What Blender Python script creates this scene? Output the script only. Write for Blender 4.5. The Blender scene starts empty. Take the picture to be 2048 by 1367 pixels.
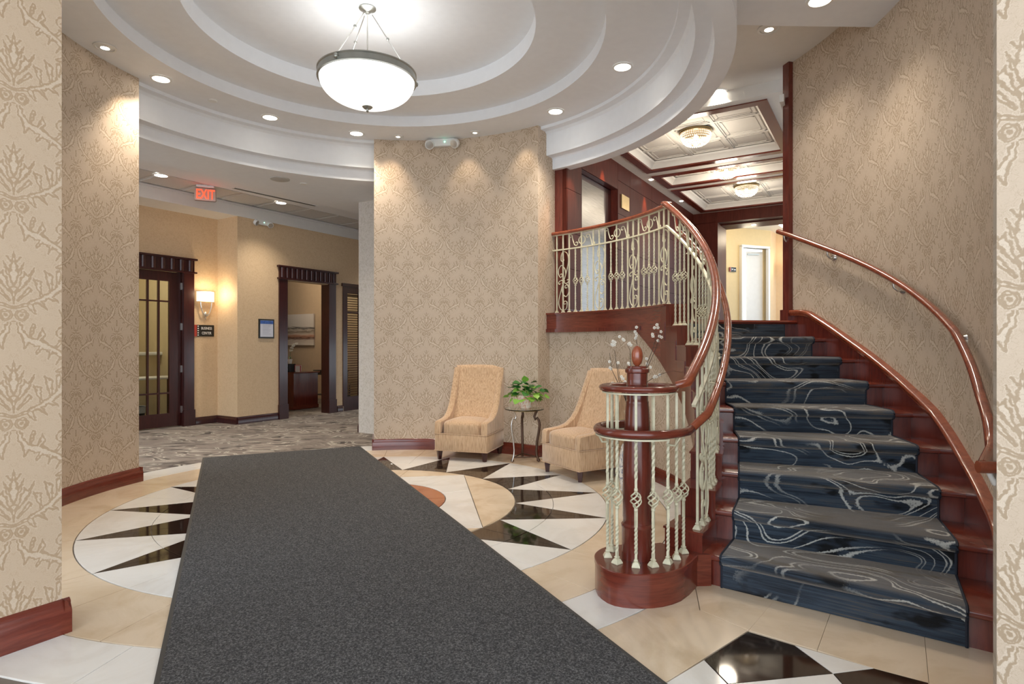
import bpy, math, random
from math import sin, cos, pi, radians, hypot, atan2, degrees, sqrt
random.seed(7)
SC = bpy.context.scene
COL = SC.collection

# ---------------------------------------------------------------- camera, world, light, exposure
CAMH = 1.33
cam = bpy.data.cameras.new('camera'); cam.lens = 36 * 1200 / 2048; cam.sensor_width = 36; cam.clip_end = 200
cam.shift_y = 3.5 / 2048
co = bpy.data.objects.new('camera', cam); COL.objects.link(co)
co.location = (0, 0, CAMH); co.rotation_euler = (pi / 2, 0, 0)
SC.camera = co
SC.view_settings.view_transform = 'Standard'; SC.view_settings.look = 'None'
SC.view_settings.gamma = 1; SC.view_settings.use_curve_mapping = False
SC.view_settings.exposure = 1.2
w = bpy.data.worlds.new('world'); SC.world = w; w.use_nodes = True
w.node_tree.nodes['Background'].inputs[0].default_value = (0.82, 0.91, 1.0, 1)
w.node_tree.nodes['Background'].inputs[1].default_value = 1.45

def area(name, loc, rot, sx, sy, power, col=(1, 1, 1), spread=None):
    l = bpy.data.lights.new(name, 'AREA'); l.shape = 'RECTANGLE'; l.size = sx; l.size_y = sy
    l.energy = power; l.color = col
    if spread: l.spread = radians(spread)
    o = bpy.data.objects.new(name, l); COL.objects.link(o); o.location = loc; o.rotation_euler = rot
    return o
def spot(name, loc, power, col, size=60, blend=.6, rad=.04, aim=(0, 0, -1)):
    l = bpy.data.lights.new(name, 'SPOT'); l.energy = power; l.color = col; l.spot_size = radians(size)
    l.spot_blend = blend; l.shadow_soft_size = rad
    o = bpy.data.objects.new(name, l); COL.objects.link(o); o.location = loc
    from mathutils import Vector
    o.rotation_euler = Vector(aim).to_track_quat('-Z', 'Y').to_euler()
    return o
def point(name, loc, power, col, rad=.05):
    l = bpy.data.lights.new(name, 'POINT'); l.energy = power; l.color = col; l.shadow_soft_size = rad
    o = bpy.data.objects.new(name, l); COL.objects.link(o); o.location = loc
    return o
# daylight through the entrance glazing behind the camera
area('entrance_daylight', (-0.4, -2.6, 1.9), (radians(90), 0, radians(0)), 5.0, 3.2, 22, (0.86, 0.93, 1.0))
WARM = (1.0, 0.80, 0.58); NEU = (1.0, 0.93, 0.84)

# ---------------------------------------------------------------- frames
CX, CY = -1.224, 5.08                     # centre of the rotunda
def pol(r, t, z=0.0): return (CX + r * cos(radians(t)), CY + r * sin(radians(t)), z)
EU = (0.525, 0.851); EV = (0.851, -0.525)  # building axes
def uv(u, v, z=0.0): return (u * EU[0] + v * EV[0], u * EU[1] + v * EV[1], z)
UVROT = atan2(EU[1], EU[0])
def flr(x, y, z=0.0):                      # a measured spot of the photograph turned into a place at height z
    Y = 1200 * (z - CAMH) / (687 - y); return ((x - 1024) * Y / 1200, Y)

# ---------------------------------------------------------------- mesh builder
class MB:
    def __init__(s): s.v = []; s.f = []; s.m = []; s.mi = 0
    def add(s, vs, fs):
        b = len(s.v); s.v += [tuple(p) for p in vs]; s.f += [tuple(b + i for i in f) for f in fs]; s.m += [s.mi] * len(fs)
    def box(s, c, d, rz=0.0, T=None):
        x, y, z = d[0] / 2, d[1] / 2, d[2] / 2; cr, sr = cos(rz), sin(rz); vs = []
        for sx, sy, sz in ((-1,-1,-1),(1,-1,-1),(1,1,-1),(-1,1,-1),(-1,-1,1),(1,-1,1),(1,1,1),(-1,1,1)):
            a, b = sx * x, sy * y
            vs.append((c[0] + a * cr - b * sr, c[1] + a * sr + b * cr, c[2] + sz * z))
        s.add(vs, [(0,3,2,1),(4,5,6,7),(0,1,5,4),(1,2,6,5),(2,3,7,6),(3,0,4,7)]); return s
    def rbox(s, c, d, b=.01, rz=0.0):      # bevelled box
        x, y, z = d[0] / 2, d[1] / 2, d[2] / 2; b = min(b, x * .9, y * .9, z * .9); cr, sr = cos(rz), sin(rz)
        rings = [(-z, b), (-z + b * .3, b * .3), (-z + b, 0), (z - b, 0), (z - b * .3, b * .3), (z, b)]; vs = []; fs = []
        for zz, i in rings:
            X, Y = x - i, y - i; k = b
            for p, q in ((X-k,-Y),(X,-Y+k),(X,Y-k),(X-k,Y),(-X+k,Y),(-X,Y-k),(-X,-Y+k),(-X+k,-Y)):
                vs.append((c[0] + p * cr - q * sr, c[1] + p * sr + q * cr, c[2] + zz))
        for r in range(5):
            for i in range(8):
                j = (i + 1) % 8; fs.append((r*8+i, r*8+j, r*8+8+j, r*8+8+i))
        fs.append(tuple(range(7, -1, -1))); fs.append(tuple(range(40, 48)))
        s.add(vs, fs); return s
    def prism(s, pts, z0, z1, ch=0.0):
        n = len(pts)
        a = sum(pts[i][0] * pts[(i+1) % n][1] - pts[(i+1) % n][0] * pts[i][1] for i in range(n))
        if a < 0: pts = pts[::-1]
        vs = [(p[0], p[1], z0) for p in pts]
        if ch:
            cx = sum(p[0] for p in pts) / n; cy = sum(p[1] for p in pts) / n
            def ins(p):
                L = hypot(p[0] - cx, p[1] - cy); k = max(0, 1 - ch / max(L, 1e-6)); return (cx + (p[0] - cx) * k, cy + (p[1] - cy) * k)
            vs += [(p[0], p[1], z1 - ch * .6) for p in pts] + [(*ins(p), z1) for p in pts]; L = 3
        else:
            vs += [(p[0], p[1], z1) for p in pts]; L = 2
        fs = [tuple(range(n - 1, -1, -1)), tuple(range((L-1) * n, L * n))]
        for k in range(L - 1):
            for i in range(n):
                j = (i + 1) % n; fs.append((k*n+i, k*n+j, (k+1)*n+j, (k+1)*n+i))
        s.add(vs, fs); return s
    def sector(s, r0, r1, t0, t1, z0, z1, step=2.0):
        n = max(1, int(abs(t1 - t0) / step + .5)); f0 = r0 if callable(r0) else (lambda t: r0); f1 = r1 if callable(r1) else (lambda t: r1)
        g0 = z0 if callable(z0) else (lambda t: z0); g1 = z1 if callable(z1) else (lambda t: z1); vs = []; fs = []
        for i in range(n + 1):
            t = t0 + (t1 - t0) * i / n
            vs += [pol(f0(t), t, g0(t)), pol(f1(t), t, g0(t)), pol(f1(t), t, g1(t)), pol(f0(t), t, g1(t))]
        for i in range(n):
            for k in range(4):
                j = (k + 1) % 4; fs.append((i*4+k, i*4+4+k, i*4+4+j, i*4+j))
        fs += [(0, 1, 2, 3), (n*4+3, n*4+2, n*4+1, n*4)]
        s.add(vs, fs); return s
    def rad_extrude(s, prof, r0, r1, nr=1):   # profile of (angle, z) carried from inner to outer radius
        f0 = r0 if callable(r0) else (lambda t: r0); f1 = r1 if callable(r1) else (lambda t: r1); n = len(prof); vs = []
        for k in range(nr + 1):
            for t, z in prof: vs.append(pol(f0(t) + (f1(t) - f0(t)) * k / nr, t, z))
        fs = [tuple(range(n)), tuple(range((nr+1)*n - 1, nr*n - 1, -1))]
        for k in range(nr):
            for i in range(n):
                j = (i + 1) % n; fs.append((k*n+i, k*n+n+i, k*n+n+j, k*n+j))
        s.add(vs, fs); return s
    def lathe(s, prof, c=(0, 0, 0), n=24, cap=True, sx=1, sy=1):
        vs = []; fs = []; m = len(prof)
        for r, z in prof:
            for i in range(n):
                a = 2 * pi * i / n; vs.append((c[0] + r * cos(a) * sx, c[1] + r * sin(a) * sy, c[2] + z))
        for k in range(m - 1):
            for i in range(n):
                j = (i + 1) % n; fs.append((k*n+i, k*n+j, k*n+n+j, k*n+n+i))
        if cap: fs += [tuple(range(n-1, -1, -1)), tuple(range((m-1)*n, m*n))]
        s.add(vs, fs); return s
    def tube(s, path, r, n=6, closed=False, sec=None, up=(0, 0, 1), twist=0.0, cap=True):
        m = len(path); vs = []; fs = []
        rr = r if callable(r) else (lambda t: r)
        prev = None
        for i in range(m):
            if closed: a, b = path[(i - 1) % m], path[(i + 1) % m]
            else: a, b = path[max(i - 1, 0)], path[min(i + 1, m - 1)]
            t = [b[k] - a[k] for k in range(3)]; L = sqrt(sum(q * q for q in t)) or 1; t = [q / L for q in t]
            if up is not None and abs(sum(t[k] * up[k] for k in range(3))) < .97: u0 = up
            else: u0 = prev or ((1, 0, 0) if abs(t[0]) < .9 else (0, 1, 0))
            sd = [t[1]*u0[2]-t[2]*u0[1], t[2]*u0[0]-t[0]*u0[2], t[0]*u0[1]-t[1]*u0[0]]
            L = sqrt(sum(q * q for q in sd)) or 1; sd = [q / L for q in sd]
            un = [sd[1]*t[2]-sd[2]*t[1], sd[2]*t[0]-sd[0]*t[2], sd[0]*t[1]-sd[1]*t[0]]; prev = un
            tw = twist * i
            if sec: pts = [(p * cos(tw) - q * sin(tw), p * sin(tw) + q * cos(tw)) for p, q in sec]
            else:
                R = rr(i / max(m - 1, 1)); pts = [(R * cos(2*pi*k/n + tw), R * sin(2*pi*k/n + tw)) for k in range(n)]
            for p, q in pts: vs.append(tuple(path[i][k] + sd[k] * p + un[k] * q for k in range(3)))
        n = len(pts)
        for i in range(m if closed else m - 1):
            i2 = (i + 1) % m
            for k in range(n):
                j = (k + 1) % n; fs.append((i*n+k, i*n+j, i2*n+j, i2*n+k))
        if not closed and cap: fs += [tuple(range(n-1, -1, -1)), tuple(range((m-1)*n, m*n))]
        s.add(vs, fs); return s
    def grid(s, pts):                       # rows of points
        R = len(pts); Cn = len(pts[0]); s.add([p for r in pts for p in r], [(i*Cn+j, i*Cn+j+1, i*Cn+Cn+j+1, i*Cn+Cn+j) for i in range(R-1) for j in range(Cn-1)]); return s
    def ball(s, c, r, n=6, sz=1.0):
        m = max(3, n // 2 + 1); prof = [(r * sin(pi * k / m) + 1e-5, -r * sz * cos(pi * k / m)) for k in range(m + 1)]
        return s.lathe(prof, c, n, cap=False)
    def mesh(s, name, mats, smooth=38, uvf=None):
        me = bpy.data.meshes.new(name); me.from_pydata(s.v, [], s.f)
        for m in (mats if isinstance(mats, (list, tuple)) else [mats]): me.materials.append(m)
        if any(s.m): me.polygons.foreach_set('material_index', s.m)
        if smooth:
            me.polygons.foreach_set('use_smooth', [True] * len(me.polygons))
            me.set_sharp_from_angle(angle=radians(smooth))
        if uvf:
            l = me.uv_layers.new(name='UVMap')
            for lp in me.loops: l.data[lp.index].uv = uvf(me.vertices[lp.vertex_index].co)
        me.update(); return me
    def build(s, name, mats, parent=None, smooth=38, uvf=None, loc=None, rz=None, kind=None, label=None, cat=None, group=None):
        o = bpy.data.objects.new(name, s.mesh(name, mats, smooth, uvf)); COL.objects.link(o)
        if parent: o.parent = parent
        if loc: o.location = loc
        if rz is not None: o.rotation_euler.z = rz
        tag(o, label, cat, group, kind); return o
def tag(o, label=None, cat=None, group=None, kind=None):
    for k, v in (('label', label), ('category', cat), ('group', group), ('kind', kind)):
        if v: o[k] = v
    return o
def empty(name, loc=(0, 0, 0), rz=0.0, label=None, cat=None, group=None, kind=None):
    o = bpy.data.objects.new(name, None); COL.objects.link(o); o.location = loc; o.rotation_euler.z = rz
    o.empty_display_size = .1
    return tag(o, label, cat, group, kind)
def inst(name, me, parent=None, loc=(0, 0, 0), rz=0.0, rot=None):
    o = bpy.data.objects.new(name, me); COL.objects.link(o); o.parent = parent; o.location = loc
    o.rotation_euler = rot if rot else (0, 0, rz); return o
def copy_tree(o, parent=None):
    c = o.copy(); COL.objects.link(c); c.parent = parent
    for ch in list(o.children): copy_tree(ch, c)
    return c

# ---------------------------------------------------------------- material builder
class NT:
    def __init__(s, name, col=(.8, .8, .8), rough=.5, metal=0.0, spec=.5, **kw):
        s.m = bpy.data.materials.new(name); s.m.use_nodes = True; s.t = s.m.node_tree; s.b = s.t.nodes['Principled BSDF']
        s.out = s.t.nodes['Material Output']
        s.b.inputs['Base Color'].default_value = (*col, 1); s.b.inputs['Roughness'].default_value = rough
        s.b.inputs['Metallic'].default_value = metal; s.b.inputs['Specular IOR Level'].default_value = spec
        for k, v in kw.items(): s.b.inputs[k.replace('_', ' ')].default_value = v
    def n(s, typ, **kw):
        d = s.t.nodes.new(typ)
        for k, v in kw.items(): setattr(d, k, v)
        return d
    def set(s, sock, v):
        if isinstance(v, bpy.types.NodeSocket): s.t.links.new(v, sock)
        elif isinstance(v, tuple) and len(v) == 3 and sock.type == 'RGBA': sock.default_value = (*v, 1)
        else: sock.default_value = v
    def M(s, op, *a, clamp=False):
        d = s.n('ShaderNodeMath', operation=op, use_clamp=clamp)
        for i, v in enumerate(a): s.set(d.inputs[i], v)
        return d.outputs[0]
    def V(s, op, *a):
        d = s.n('ShaderNodeVectorMath', operation=op)
        idx = {'SCALE': (0, 3)}.get(op, range(4))
        for i, v in zip(idx, a): s.set(d.inputs[i], v)
        return d.outputs[1] if op in ('DOT_PRODUCT', 'DISTANCE', 'LENGTH') else d.outputs[0]
    def noise(s, vec, scale=5., detail=2., rough=.5, dist=0., out=0):
        d = s.n('ShaderNodeTexNoise'); s.set(d.inputs['Vector'], vec); d.inputs['Scale'].default_value = scale
        d.inputs['Detail'].default_value = detail; d.inputs['Roughness'].default_value = rough; d.inputs['Distortion'].default_value = dist
        return d.outputs[out]
    def ramp(s, fac, stops, interp='LINEAR'):
        d = s.n('ShaderNodeValToRGB'); s.set(d.inputs[0], fac); cr = d.color_ramp; cr.interpolation = interp
        while len(cr.elements) < len(stops): cr.elements.new(.5)
        for e, (p, c) in zip(cr.elements, stops): e.position = p; e.color = (*c, 1) if len(c) == 3 else c
        return d.outputs[0]
    def mix(s, fac, a, b, blend='MIX'):
        d = s.n('ShaderNodeMix', data_type='RGBA', blend_type=blend); s.set(d.inputs[0], fac); s.set(d.inputs[6], a); s.set(d.inputs[7], b)
        return d.outputs[2]
    def tc(s, which='Object'): return s.n('ShaderNodeTexCoord').outputs[which]
    def uvm(s): return s.n('ShaderNodeUVMap').outputs[0]
    def map(s, vec, scale=(1, 1, 1), loc=(0, 0, 0), rot=(0, 0, 0)):
        d = s.n('ShaderNodeMapping'); s.set(d.inputs[0], vec); d.inputs[1].default_value = loc; d.inputs[2].default_value = rot; d.inputs[3].default_value = scale
        return d.outputs[0]
    def bump(s, h, strength=.3, dist=.01):
        d = s.n('ShaderNodeBump'); s.set(d.inputs['Height'], h); d.inputs['Strength'].default_value = strength; d.inputs['Distance'].default_value = dist
        s.t.links.new(d.outputs[0], s.b.inputs['Normal'])
    def color(s, c): s.set(s.b.inputs['Base Color'], c); return s
    def rough(s, c): s.set(s.b.inputs['Roughness'], c); return s
def plain(name, col, rough=.5, metal=0., noise_amt=.06, nscale=12., **kw):
    t = NT(name, col, rough, metal, **kw); f = t.noise(t.tc(), nscale, 3)
    a = tuple(max(0, c * (1 - noise_amt)) for c in col); b = tuple(min(1, c * (1 + noise_amt)) for c in col)
    t.color(t.ramp(f, [(.3, a), (.7, b)])); return t.m
def emis(name, col, strength):
    t = NT(name, col, .5); t.b.inputs['Emission Color'].default_value = (*col, 1); t.b.inputs['Emission Strength'].default_value = strength
    return t.m

def wood(name, dark, mid, scale=(1.5, 12, 1.5), rough=.22, coat=.35):
    t = NT(name, mid, rough, spec=.12 if coat == 0 else .5); t.b.inputs['Coat Weight'].default_value = coat; t.b.inputs['Coat Roughness'].default_value = .12
    v = t.map(t.tc(), scale); g = t.noise(v, 3.5, 6, .65, .6)
    big = t.noise(t.tc(), 1.3, 2)
    c = t.ramp(g, [(.25, dark), (.5, tuple((a + b) / 2 for a, b in zip(dark, mid))), (.75, mid)])
    t.color(t.mix(t.M('MULTIPLY', big, .5), c, dark)); t.bump(g, .03, .002); return t.m
MAHOG = wood('mahogany', (.075, .012, .008), (.20, .037, .021), (9, 9, 1.2))
MAHOGH = wood('mahogany_across', (.085, .014, .008), (.23, .044, .023), (1.5, 1.5, 14))
RAILW = wood('rail_wood', (.17, .034, .014), (.38, .095, .040), (4, 4, 4), .18, .5)
DARKW = wood('dark_door_wood', (.022, .004, .004), (.07, .014, .011), (10, 10, 1.0), .28, .25)
PANELW = wood('panel_wood', (.055, .011, .007), (.115, .025, .015), (9, 9, 1.0), .5, .0)
WHITE = plain('ceiling_white', (.83, .85, .88), .75, noise_amt=.015)
OFFW = plain('ceiling_warm_white', (.78, .76, .72), .75, noise_amt=.015)
TRIMW = plain('white_gloss_trim', (.85, .85, .83), .35, noise_amt=.02)
CREAM = plain('cream_painted_iron', (.60, .56, .40), .38, noise_amt=.10, nscale=40)
CHROME = plain('brushed_chrome', (.66, .65, .62), .28, 1.0, .05)
NICKEL = plain('aged_nickel', (.42, .43, .40), .35, .9, .08)
BLACKM = plain('black_metal', (.015, .015, .016), .4, noise_amt=.2)
BRONZE = plain('bronze_metal', (.10, .055, .035), .42, .6, .15)
BRASS = plain('antique_brass', (.42, .32, .16), .35, .9, .1)
PLASTW = plain('white_plastic', (.80, .80, .78), .4, noise_amt=.02)
LAMP = emis('lamp_glow', (1.0, .93, .80), 6)
YELLOWW = plain('yellow_wall_paint', (.74, .58, .32), .7, noise_amt=.02)
ORANGEW = plain('peach_wall_paint', (.80, .60, .38), .7, noise_amt=.03)
TANW = plain('tan_wall_paint', (.56, .43, .30), .7, noise_amt=.03)
ROOMW = plain('business_room_paint', (.62, .50, .30), .7, noise_amt=.03)

def damask(name, bg, fg, hi, P=.46, Vp=.475, rot=False, bs=.25):
    t = NT(name, bg, .55, spec=.35)
    w0 = t.uvm()
    sep = t.n('ShaderNodeSeparateXYZ'); t.set(sep.inputs[0], w0)
    x = t.M('DIVIDE', sep.outputs[0], P); y = t.M('DIVIDE', sep.outputs[1], Vp)
    ux = t.M('ABSOLUTE', t.M('SUBTRACT', t.M('FRACT', t.M('ADD', x, .5)), .5)); vy = t.M('FRACT', y)
    cb = t.n('ShaderNodeCombineXYZ'); t.set(cb.inputs[0], ux); t.set(cb.inputs[1], vy)
    p0 = cb.outputs[0]
    wn = t.noise(t.V('SCALE', p0, 1.0), 14, 1, .5, 0, 1)
    p = t.V('ADD', p0, t.V('SCALE', t.V('SUBTRACT', wn, (.5, .5, .5)), .035)) if False else None
    d1 = t.n('ShaderNodeVectorMath', operation='SUBTRACT'); t.set(d1.inputs[0], wn); d1.inputs[1].default_value = (.5, .5, 0)
    d2 = t.n('ShaderNodeVectorMath', operation='SCALE'); t.set(d2.inputs[0], d1.outputs[0]); d2.inputs[3].default_value = .032
    d3 = t.n('ShaderNodeVectorMath', operation='ADD'); t.set(d3.inputs[0], p0); t.set(d3.inputs[1], d2.outputs[0])
    d4 = t.n('ShaderNodeVectorMath', operation='MULTIPLY'); t.set(d4.inputs[0], d3.outputs[0]); d4.inputs[1].default_value = (1, 1, 0)
    p = d4.outputs[0]
    def poly(pts, r0, rm, r1):
        o = []; n = len(pts) - 1
        for k in range(n):
            f = lambda q: r0 + (rm - r0) * q * 2 if q < .5 else rm + (r1 - rm) * (q - .5) * 2
            o.append((*pts[k], *pts[k + 1], f(k / n), f((k + 1) / n)))
        return o
    caps = poly([(0,.13),(.13,.175),(.29,.255),(.405,.37),(.44,.48),(.395,.555),(.35,.53)], .010, .026, .010)      # great U of leaves
    caps += poly([(.5,.50),(.455,.62),(.36,.715),(.225,.79),(.105,.835),(.055,.92),(.04,1.0)], .006, .025, .014)   # upper arms
    caps += [(.105,.835,.085,.755,.022,.008),(.225,.785,.18,.70,.020,.006),(.31,.745,.275,.655,.018,.005),(.395,.68,.345,.60,.015,.004),(.45,.61,.415,.555,.011,.003),
             (.32,.74,.375,.815,.010,.016),(.19,.81,.235,.895,.012,.018),(.235,.895,.225,.95,.018,.005),(.13,.86,.155,.97,.010,.014),
             (.13,.16,.175,.075,.022,.006),(.20,.20,.27,.12,.020,.005),(.29,.245,.365,.195,.018,.005),(.375,.32,.44,.285,.014,.004),(.425,.41,.475,.385,.010,.004),
             (.36,.35,.365,.475,.010,.020),(.30,.30,.285,.43,.010,.022),(.285,.43,.245,.49,.020,.006),(.22,.25,.195,.37,.010,.020),(.195,.37,.155,.42,.018,.005),
             (0,.17,0,.30,.006,.020),(0,.33,0,.44,.008,.032),(0,.49,0,.66,.024,.003),(.03,.20,.12,.30,.006,.018),(.02,.27,.095,.40,.008,.024),(.095,.40,.075,.47,.018,.004),
             (.045,.44,.075,.55,.012,.004),(.12,.42,.165,.51,.014,.004),(.03,.56,.06,.60,.008,.004),(.5,.60,.5,.70,.006,.018),(.5,.74,.47,.82,.006,.012),
             (.5,.86,.5,.97,.010,.020),(.455,.99,.40,1.0,.010,.006),(.5,.10,.5,.24,.004,.016),(.46,.04,.44,.13,.012,.004),(.40,.07,.37,.13,.010,.003),(.5,0,.5,.05,.018,.010)]
    rings = [(.062,.062,.042,.017),(.062,.062,.008,.010),(.405,.905,.056,.011),(.415,.90,.020,.010),(0,.0,.0,.014),(.455,.77,.028,.007)]
    dmin = None
    for ax, ay, bx, by, r0, r1 in caps:
        bax, bay = bx - ax, by - ay; L2 = bax * bax + bay * bay
        a = t.n('ShaderNodeVectorMath', operation='SUBTRACT'); t.set(a.inputs[0], p); a.inputs[1].default_value = (ax, ay, 0)
        dt = t.n('ShaderNodeVectorMath', operation='DOT_PRODUCT'); t.set(dt.inputs[0], a.outputs[0]); dt.inputs[1].default_value = (bax / L2, bay / L2, 0)
        h = t.M('ADD', dt.outputs[1], 0.0, clamp=True); 
        sc = t.n('ShaderNodeVectorMath', operation='SCALE'); sc.inputs[0].default_value = (bax, bay, 0); t.set(sc.inputs[3], h)
        ds = t.n('ShaderNodeVectorMath', operation='DISTANCE'); t.set(ds.inputs[0], a.outputs[0]); t.set(ds.inputs[1], sc.outputs[0])
        rr_ = t.M('MULTIPLY_ADD', h, (r1 - r0) * 1.6, r0 * 1.6)
        d = t.M('SUBTRACT', ds.outputs[1], rr_)
        dmin = d if dmin is None else t.M('MINIMUM', dmin, d)
    for ax, ay, R, wd in rings:
        ds = t.n('ShaderNodeVectorMath', operation='DISTANCE'); t.set(ds.inputs[0], p); ds.inputs[1].default_value = (ax, ay, 0)
        d = t.M('SUBTRACT', t.M('ABSOLUTE', t.M('SUBTRACT', ds.outputs[1], R)), wd); dmin = t.M('MINIMUM', dmin, d)
    edge = t.noise(p0, 34, 2)
    d = t.M('ADD', dmin, t.M('MULTIPLY', t.M('SUBTRACT', edge, .5), .036))
    col = t.ramp(t.M('MULTIPLY_ADD', d, 10, .5), [(.28, hi), (.33, fg), (.46, fg), (.53, hi), (.60, bg), (.9, bg)])
    mott = t.noise(w0, 9, 4, .6)
    col = t.mix(t.M('MULTIPLY', mott, .35), col, hi)
    fine = t.noise(w0, 160, 2)
    col = t.mix(t.M('MULTIPLY', fine, .25), col, fg)
    lace = t.M('ABSOLUTE', t.M('SUBTRACT', t.noise(p0, 30, 2, .5, .8), .5))
    lace = t.M('MULTIPLY', t.M('LESS_THAN', lace, .022), t.M('LESS_THAN', d, .055))
    col = t.mix(t.M('MULTIPLY', lace, .28), col, fg)
    t.color(col); return t.m
PAPER = damask('damask_wallpaper', (.58, .465, .355), (.36, .26, .165), (.68, .575, .46))
PAPERL = damask('dimmed_damask_wallpaper', (.53, .40, .28), (.37, .25, .145), (.61, .49, .37))  # same paper, its colour lowered to offset daylight near the entrance
PAPERP = damask('window_lit_damask_wallpaper', (.52, .47, .40), (.42, .36, .28), (.58, .53, .46))  # same paper, with the window light on the near pier put into its colour
def fleck(name, bg, fg):
    t = NT(name, bg, .6); n1 = t.noise(t.map(t.tc(), (1, 1, 1)), 26, 3, .6, 1.5)
    t.color(t.ramp(n1, [(.42, fg), (.52, bg), (.6, bg)])); return t.m
HALLP = fleck('hallway_wallpaper', (.68, .50, .31), (.63, .45, .27))
PILLP = fleck('pillar_wallpaper', (.66, .62, .57), (.56, .52, .46))

def marble(name, base, vein, rough=.10):
    t = NT(name, base, rough, spec=.5); v = t.tc('Object')
    n1 = t.noise(v, 1.8, 6, .6, 1.2); n2 = t.noise(v, 6, 5, .65, 2.0)
    c = t.ramp(n1, [(.35, vein), (.55, base), (.8, tuple(min(1, q * 1.04) for q in base))])
    t.color(t.mix(t.M('MULTIPLY', n2, .18), c, vein)); return t.m
TBEIGE = marble('beige_marble', (.73, .595, .44), (.60, .46, .31), .14)
TWHITE = marble('white_marble', (.80, .775, .73), (.70, .66, .60), .12)
TBLACK = marble('black_marble', (.016, .010, .007), (.035, .022, .014), .05)
TORANGE = marble('terracotta_marble', (.45, .16, .065), (.30, .09, .035), .2)
GROUT = plain('grout', (.18, .15, .12), .8)

def carpet(name, cols, line, sx, sy, lines=.010, lamt=.85, coord='UV', bumpd=.004, sheen=.6):
    t = NT(name, cols[0], .95, spec=.1); t.b.inputs['Sheen Weight'].default_value = sheen; t.b.inputs['Sheen Roughness'].default_value = .45; t.b.inputs['Sheen Tint'].default_value = (.95, .80, .64, 1)
    v = t.uvm() if coord == 'UV' else t.tc()
    vs = t.map(v, (sx, sy, 1)); st = t.noise(vs, 3.0, 6, .72, .4)
    big = t.noise(t.map(v, (sx * .35 + .7, 1.7, 1), (3, 1, 0)), 1.6, 3, .5, .6)
    f = t.M('ADD', t.M('MULTIPLY', st, .62), t.M('MULTIPLY', big, .48))
    c = t.ramp(f, [(.36 + .3 * i / max(1, len(cols) - 1), q) for i, q in enumerate(cols)])
    fs = t.noise(t.map(v, (sx * 2.5, sy * 4, 1)), 3.0, 3, .7); c = t.mix(t.ramp(fs, [(.42, (0, 0, 0)), (.62, (.7, .7, .7))]), c, cols[-2])
    pt_ = t.noise(t.map(v, (1, 2.2, 1), (5, 9, 0)), 3.2, 3, .55); c = t.mix(t.ramp(pt_, [(.56, (0, 0, 0)), (.62, (.9, .9, .9))]), c, cols[0])
    lv = t.map(v, (1.1, 1.9, 1), (7, 2, 0)); n = t.noise(lv, 1.25, 1.6, .5, .25)
    fine = t.noise(v, 90, 2); n = t.M('ADD', n, t.M('MULTIPLY', t.M('SUBTRACT', fine, .5), .012))
    mask = None
    for lev in (.40, .455, .475, .54, .60, .62):
        a = t.M('ABSOLUTE', t.M('SUBTRACT', n, lev)); a = t.M('SUBTRACT', 1.35, t.M('DIVIDE', a, lines), clamp=True)
        mask = a if mask is None else t.M('MAXIMUM', mask, a)
    gate = t.ramp(t.noise(v, 1.7, 2), [(.40, (0, 0, 0)), (.5, (1, 1, 1))])
    mask = t.M('MULTIPLY', t.M('POWER', mask, .6), t.M('MULTIPLY', gate, lamt))
    c = t.mix(mask, c, line)
    pile = t.noise(v, 420, 2, .7); c = t.mix(t.M('MULTIPLY', pile, .35), c, (.0, .0, .0))
    t.color(c); t.bump(pile, .6, bumpd); return t.m
RUNNER = carpet('runner_carpet', [(.005, .006, .008), (.009, .012, .018), (.022, .030, .044), (.048, .072, .105), (.13, .105, .08)], (.68, .68, .63), .55, 22, .0036)
HALLC = carpet('hallway_carpet', [(.05, .043, .040), (.11, .095, .088), (.30, .25, .215), (.20, .17, .155)], (.62, .56, .47), .6, 4, .006, .9, 'OBJ', sheen=.1)
t = NT('charcoal_mat', (.03, .03, .033), .9, spec=.2)
v = t.tc(); a = t.noise(v, 115, 2, .6); b = t.noise(v, 240, 2, .6); c = t.M('ADD', t.M('MULTIPLY', a, .6), t.M('MULTIPLY', b, .4))
t.color(t.ramp(c, [(.38, (.026, .026, .028)), (.52, (.075, .073, .073)), (.66, (.20, .197, .195))])); t.bump(c, .8, .006); MATM = t.m
RUBBER = plain('mat_rubber_edge', (.05, .048, .045), .6)
t = NT('corduroy_fabric', (.6, .42, .27), .9, spec=.15); t.b.inputs['Sheen Weight'].default_value = .4
v = t.tc(); wv = t.noise(t.map(v, (95, 95, 9)), 1.0, 3, .6, .3); n2 = t.noise(v, 6, 3)
cc = t.ramp(wv, [(.3, (.36, .21, .11)), (.5, (.56, .37, .22)), (.72, (.68, .48, .31))]); t.color(t.mix(t.M('MULTIPLY', n2, .35), cc, (.62, .42, .25)))
t.bump(wv, .5, .006); FAB = t.m
t = NT('clear_glass', (.9, 1, .95), .02); t.b.inputs['Transmission Weight'].default_value = 1; t.b.inputs['IOR'].default_value = 1.45; GLASS = t.m
t = NT('thin_pane_glass', (.9, .95, .9), .03); t.b.inputs['Transmission Weight'].default_value = 1; t.b.inputs['IOR'].default_value = 1.05; t.b.inputs['Specular IOR Level'].default_value = .6; PANE = t.m
t = NT('alabaster_glass', (.95, .95, .93), .3); f = t.noise(t.tc(), 7, 5, .6, 1)
t.b.inputs['Emission Color'].default_value = (1, .985, .95, 1); t.set(t.b.inputs['Emission Strength'], t.M('MULTIPLY_ADD', f, .35, .34)); ALAB = t.m

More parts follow.
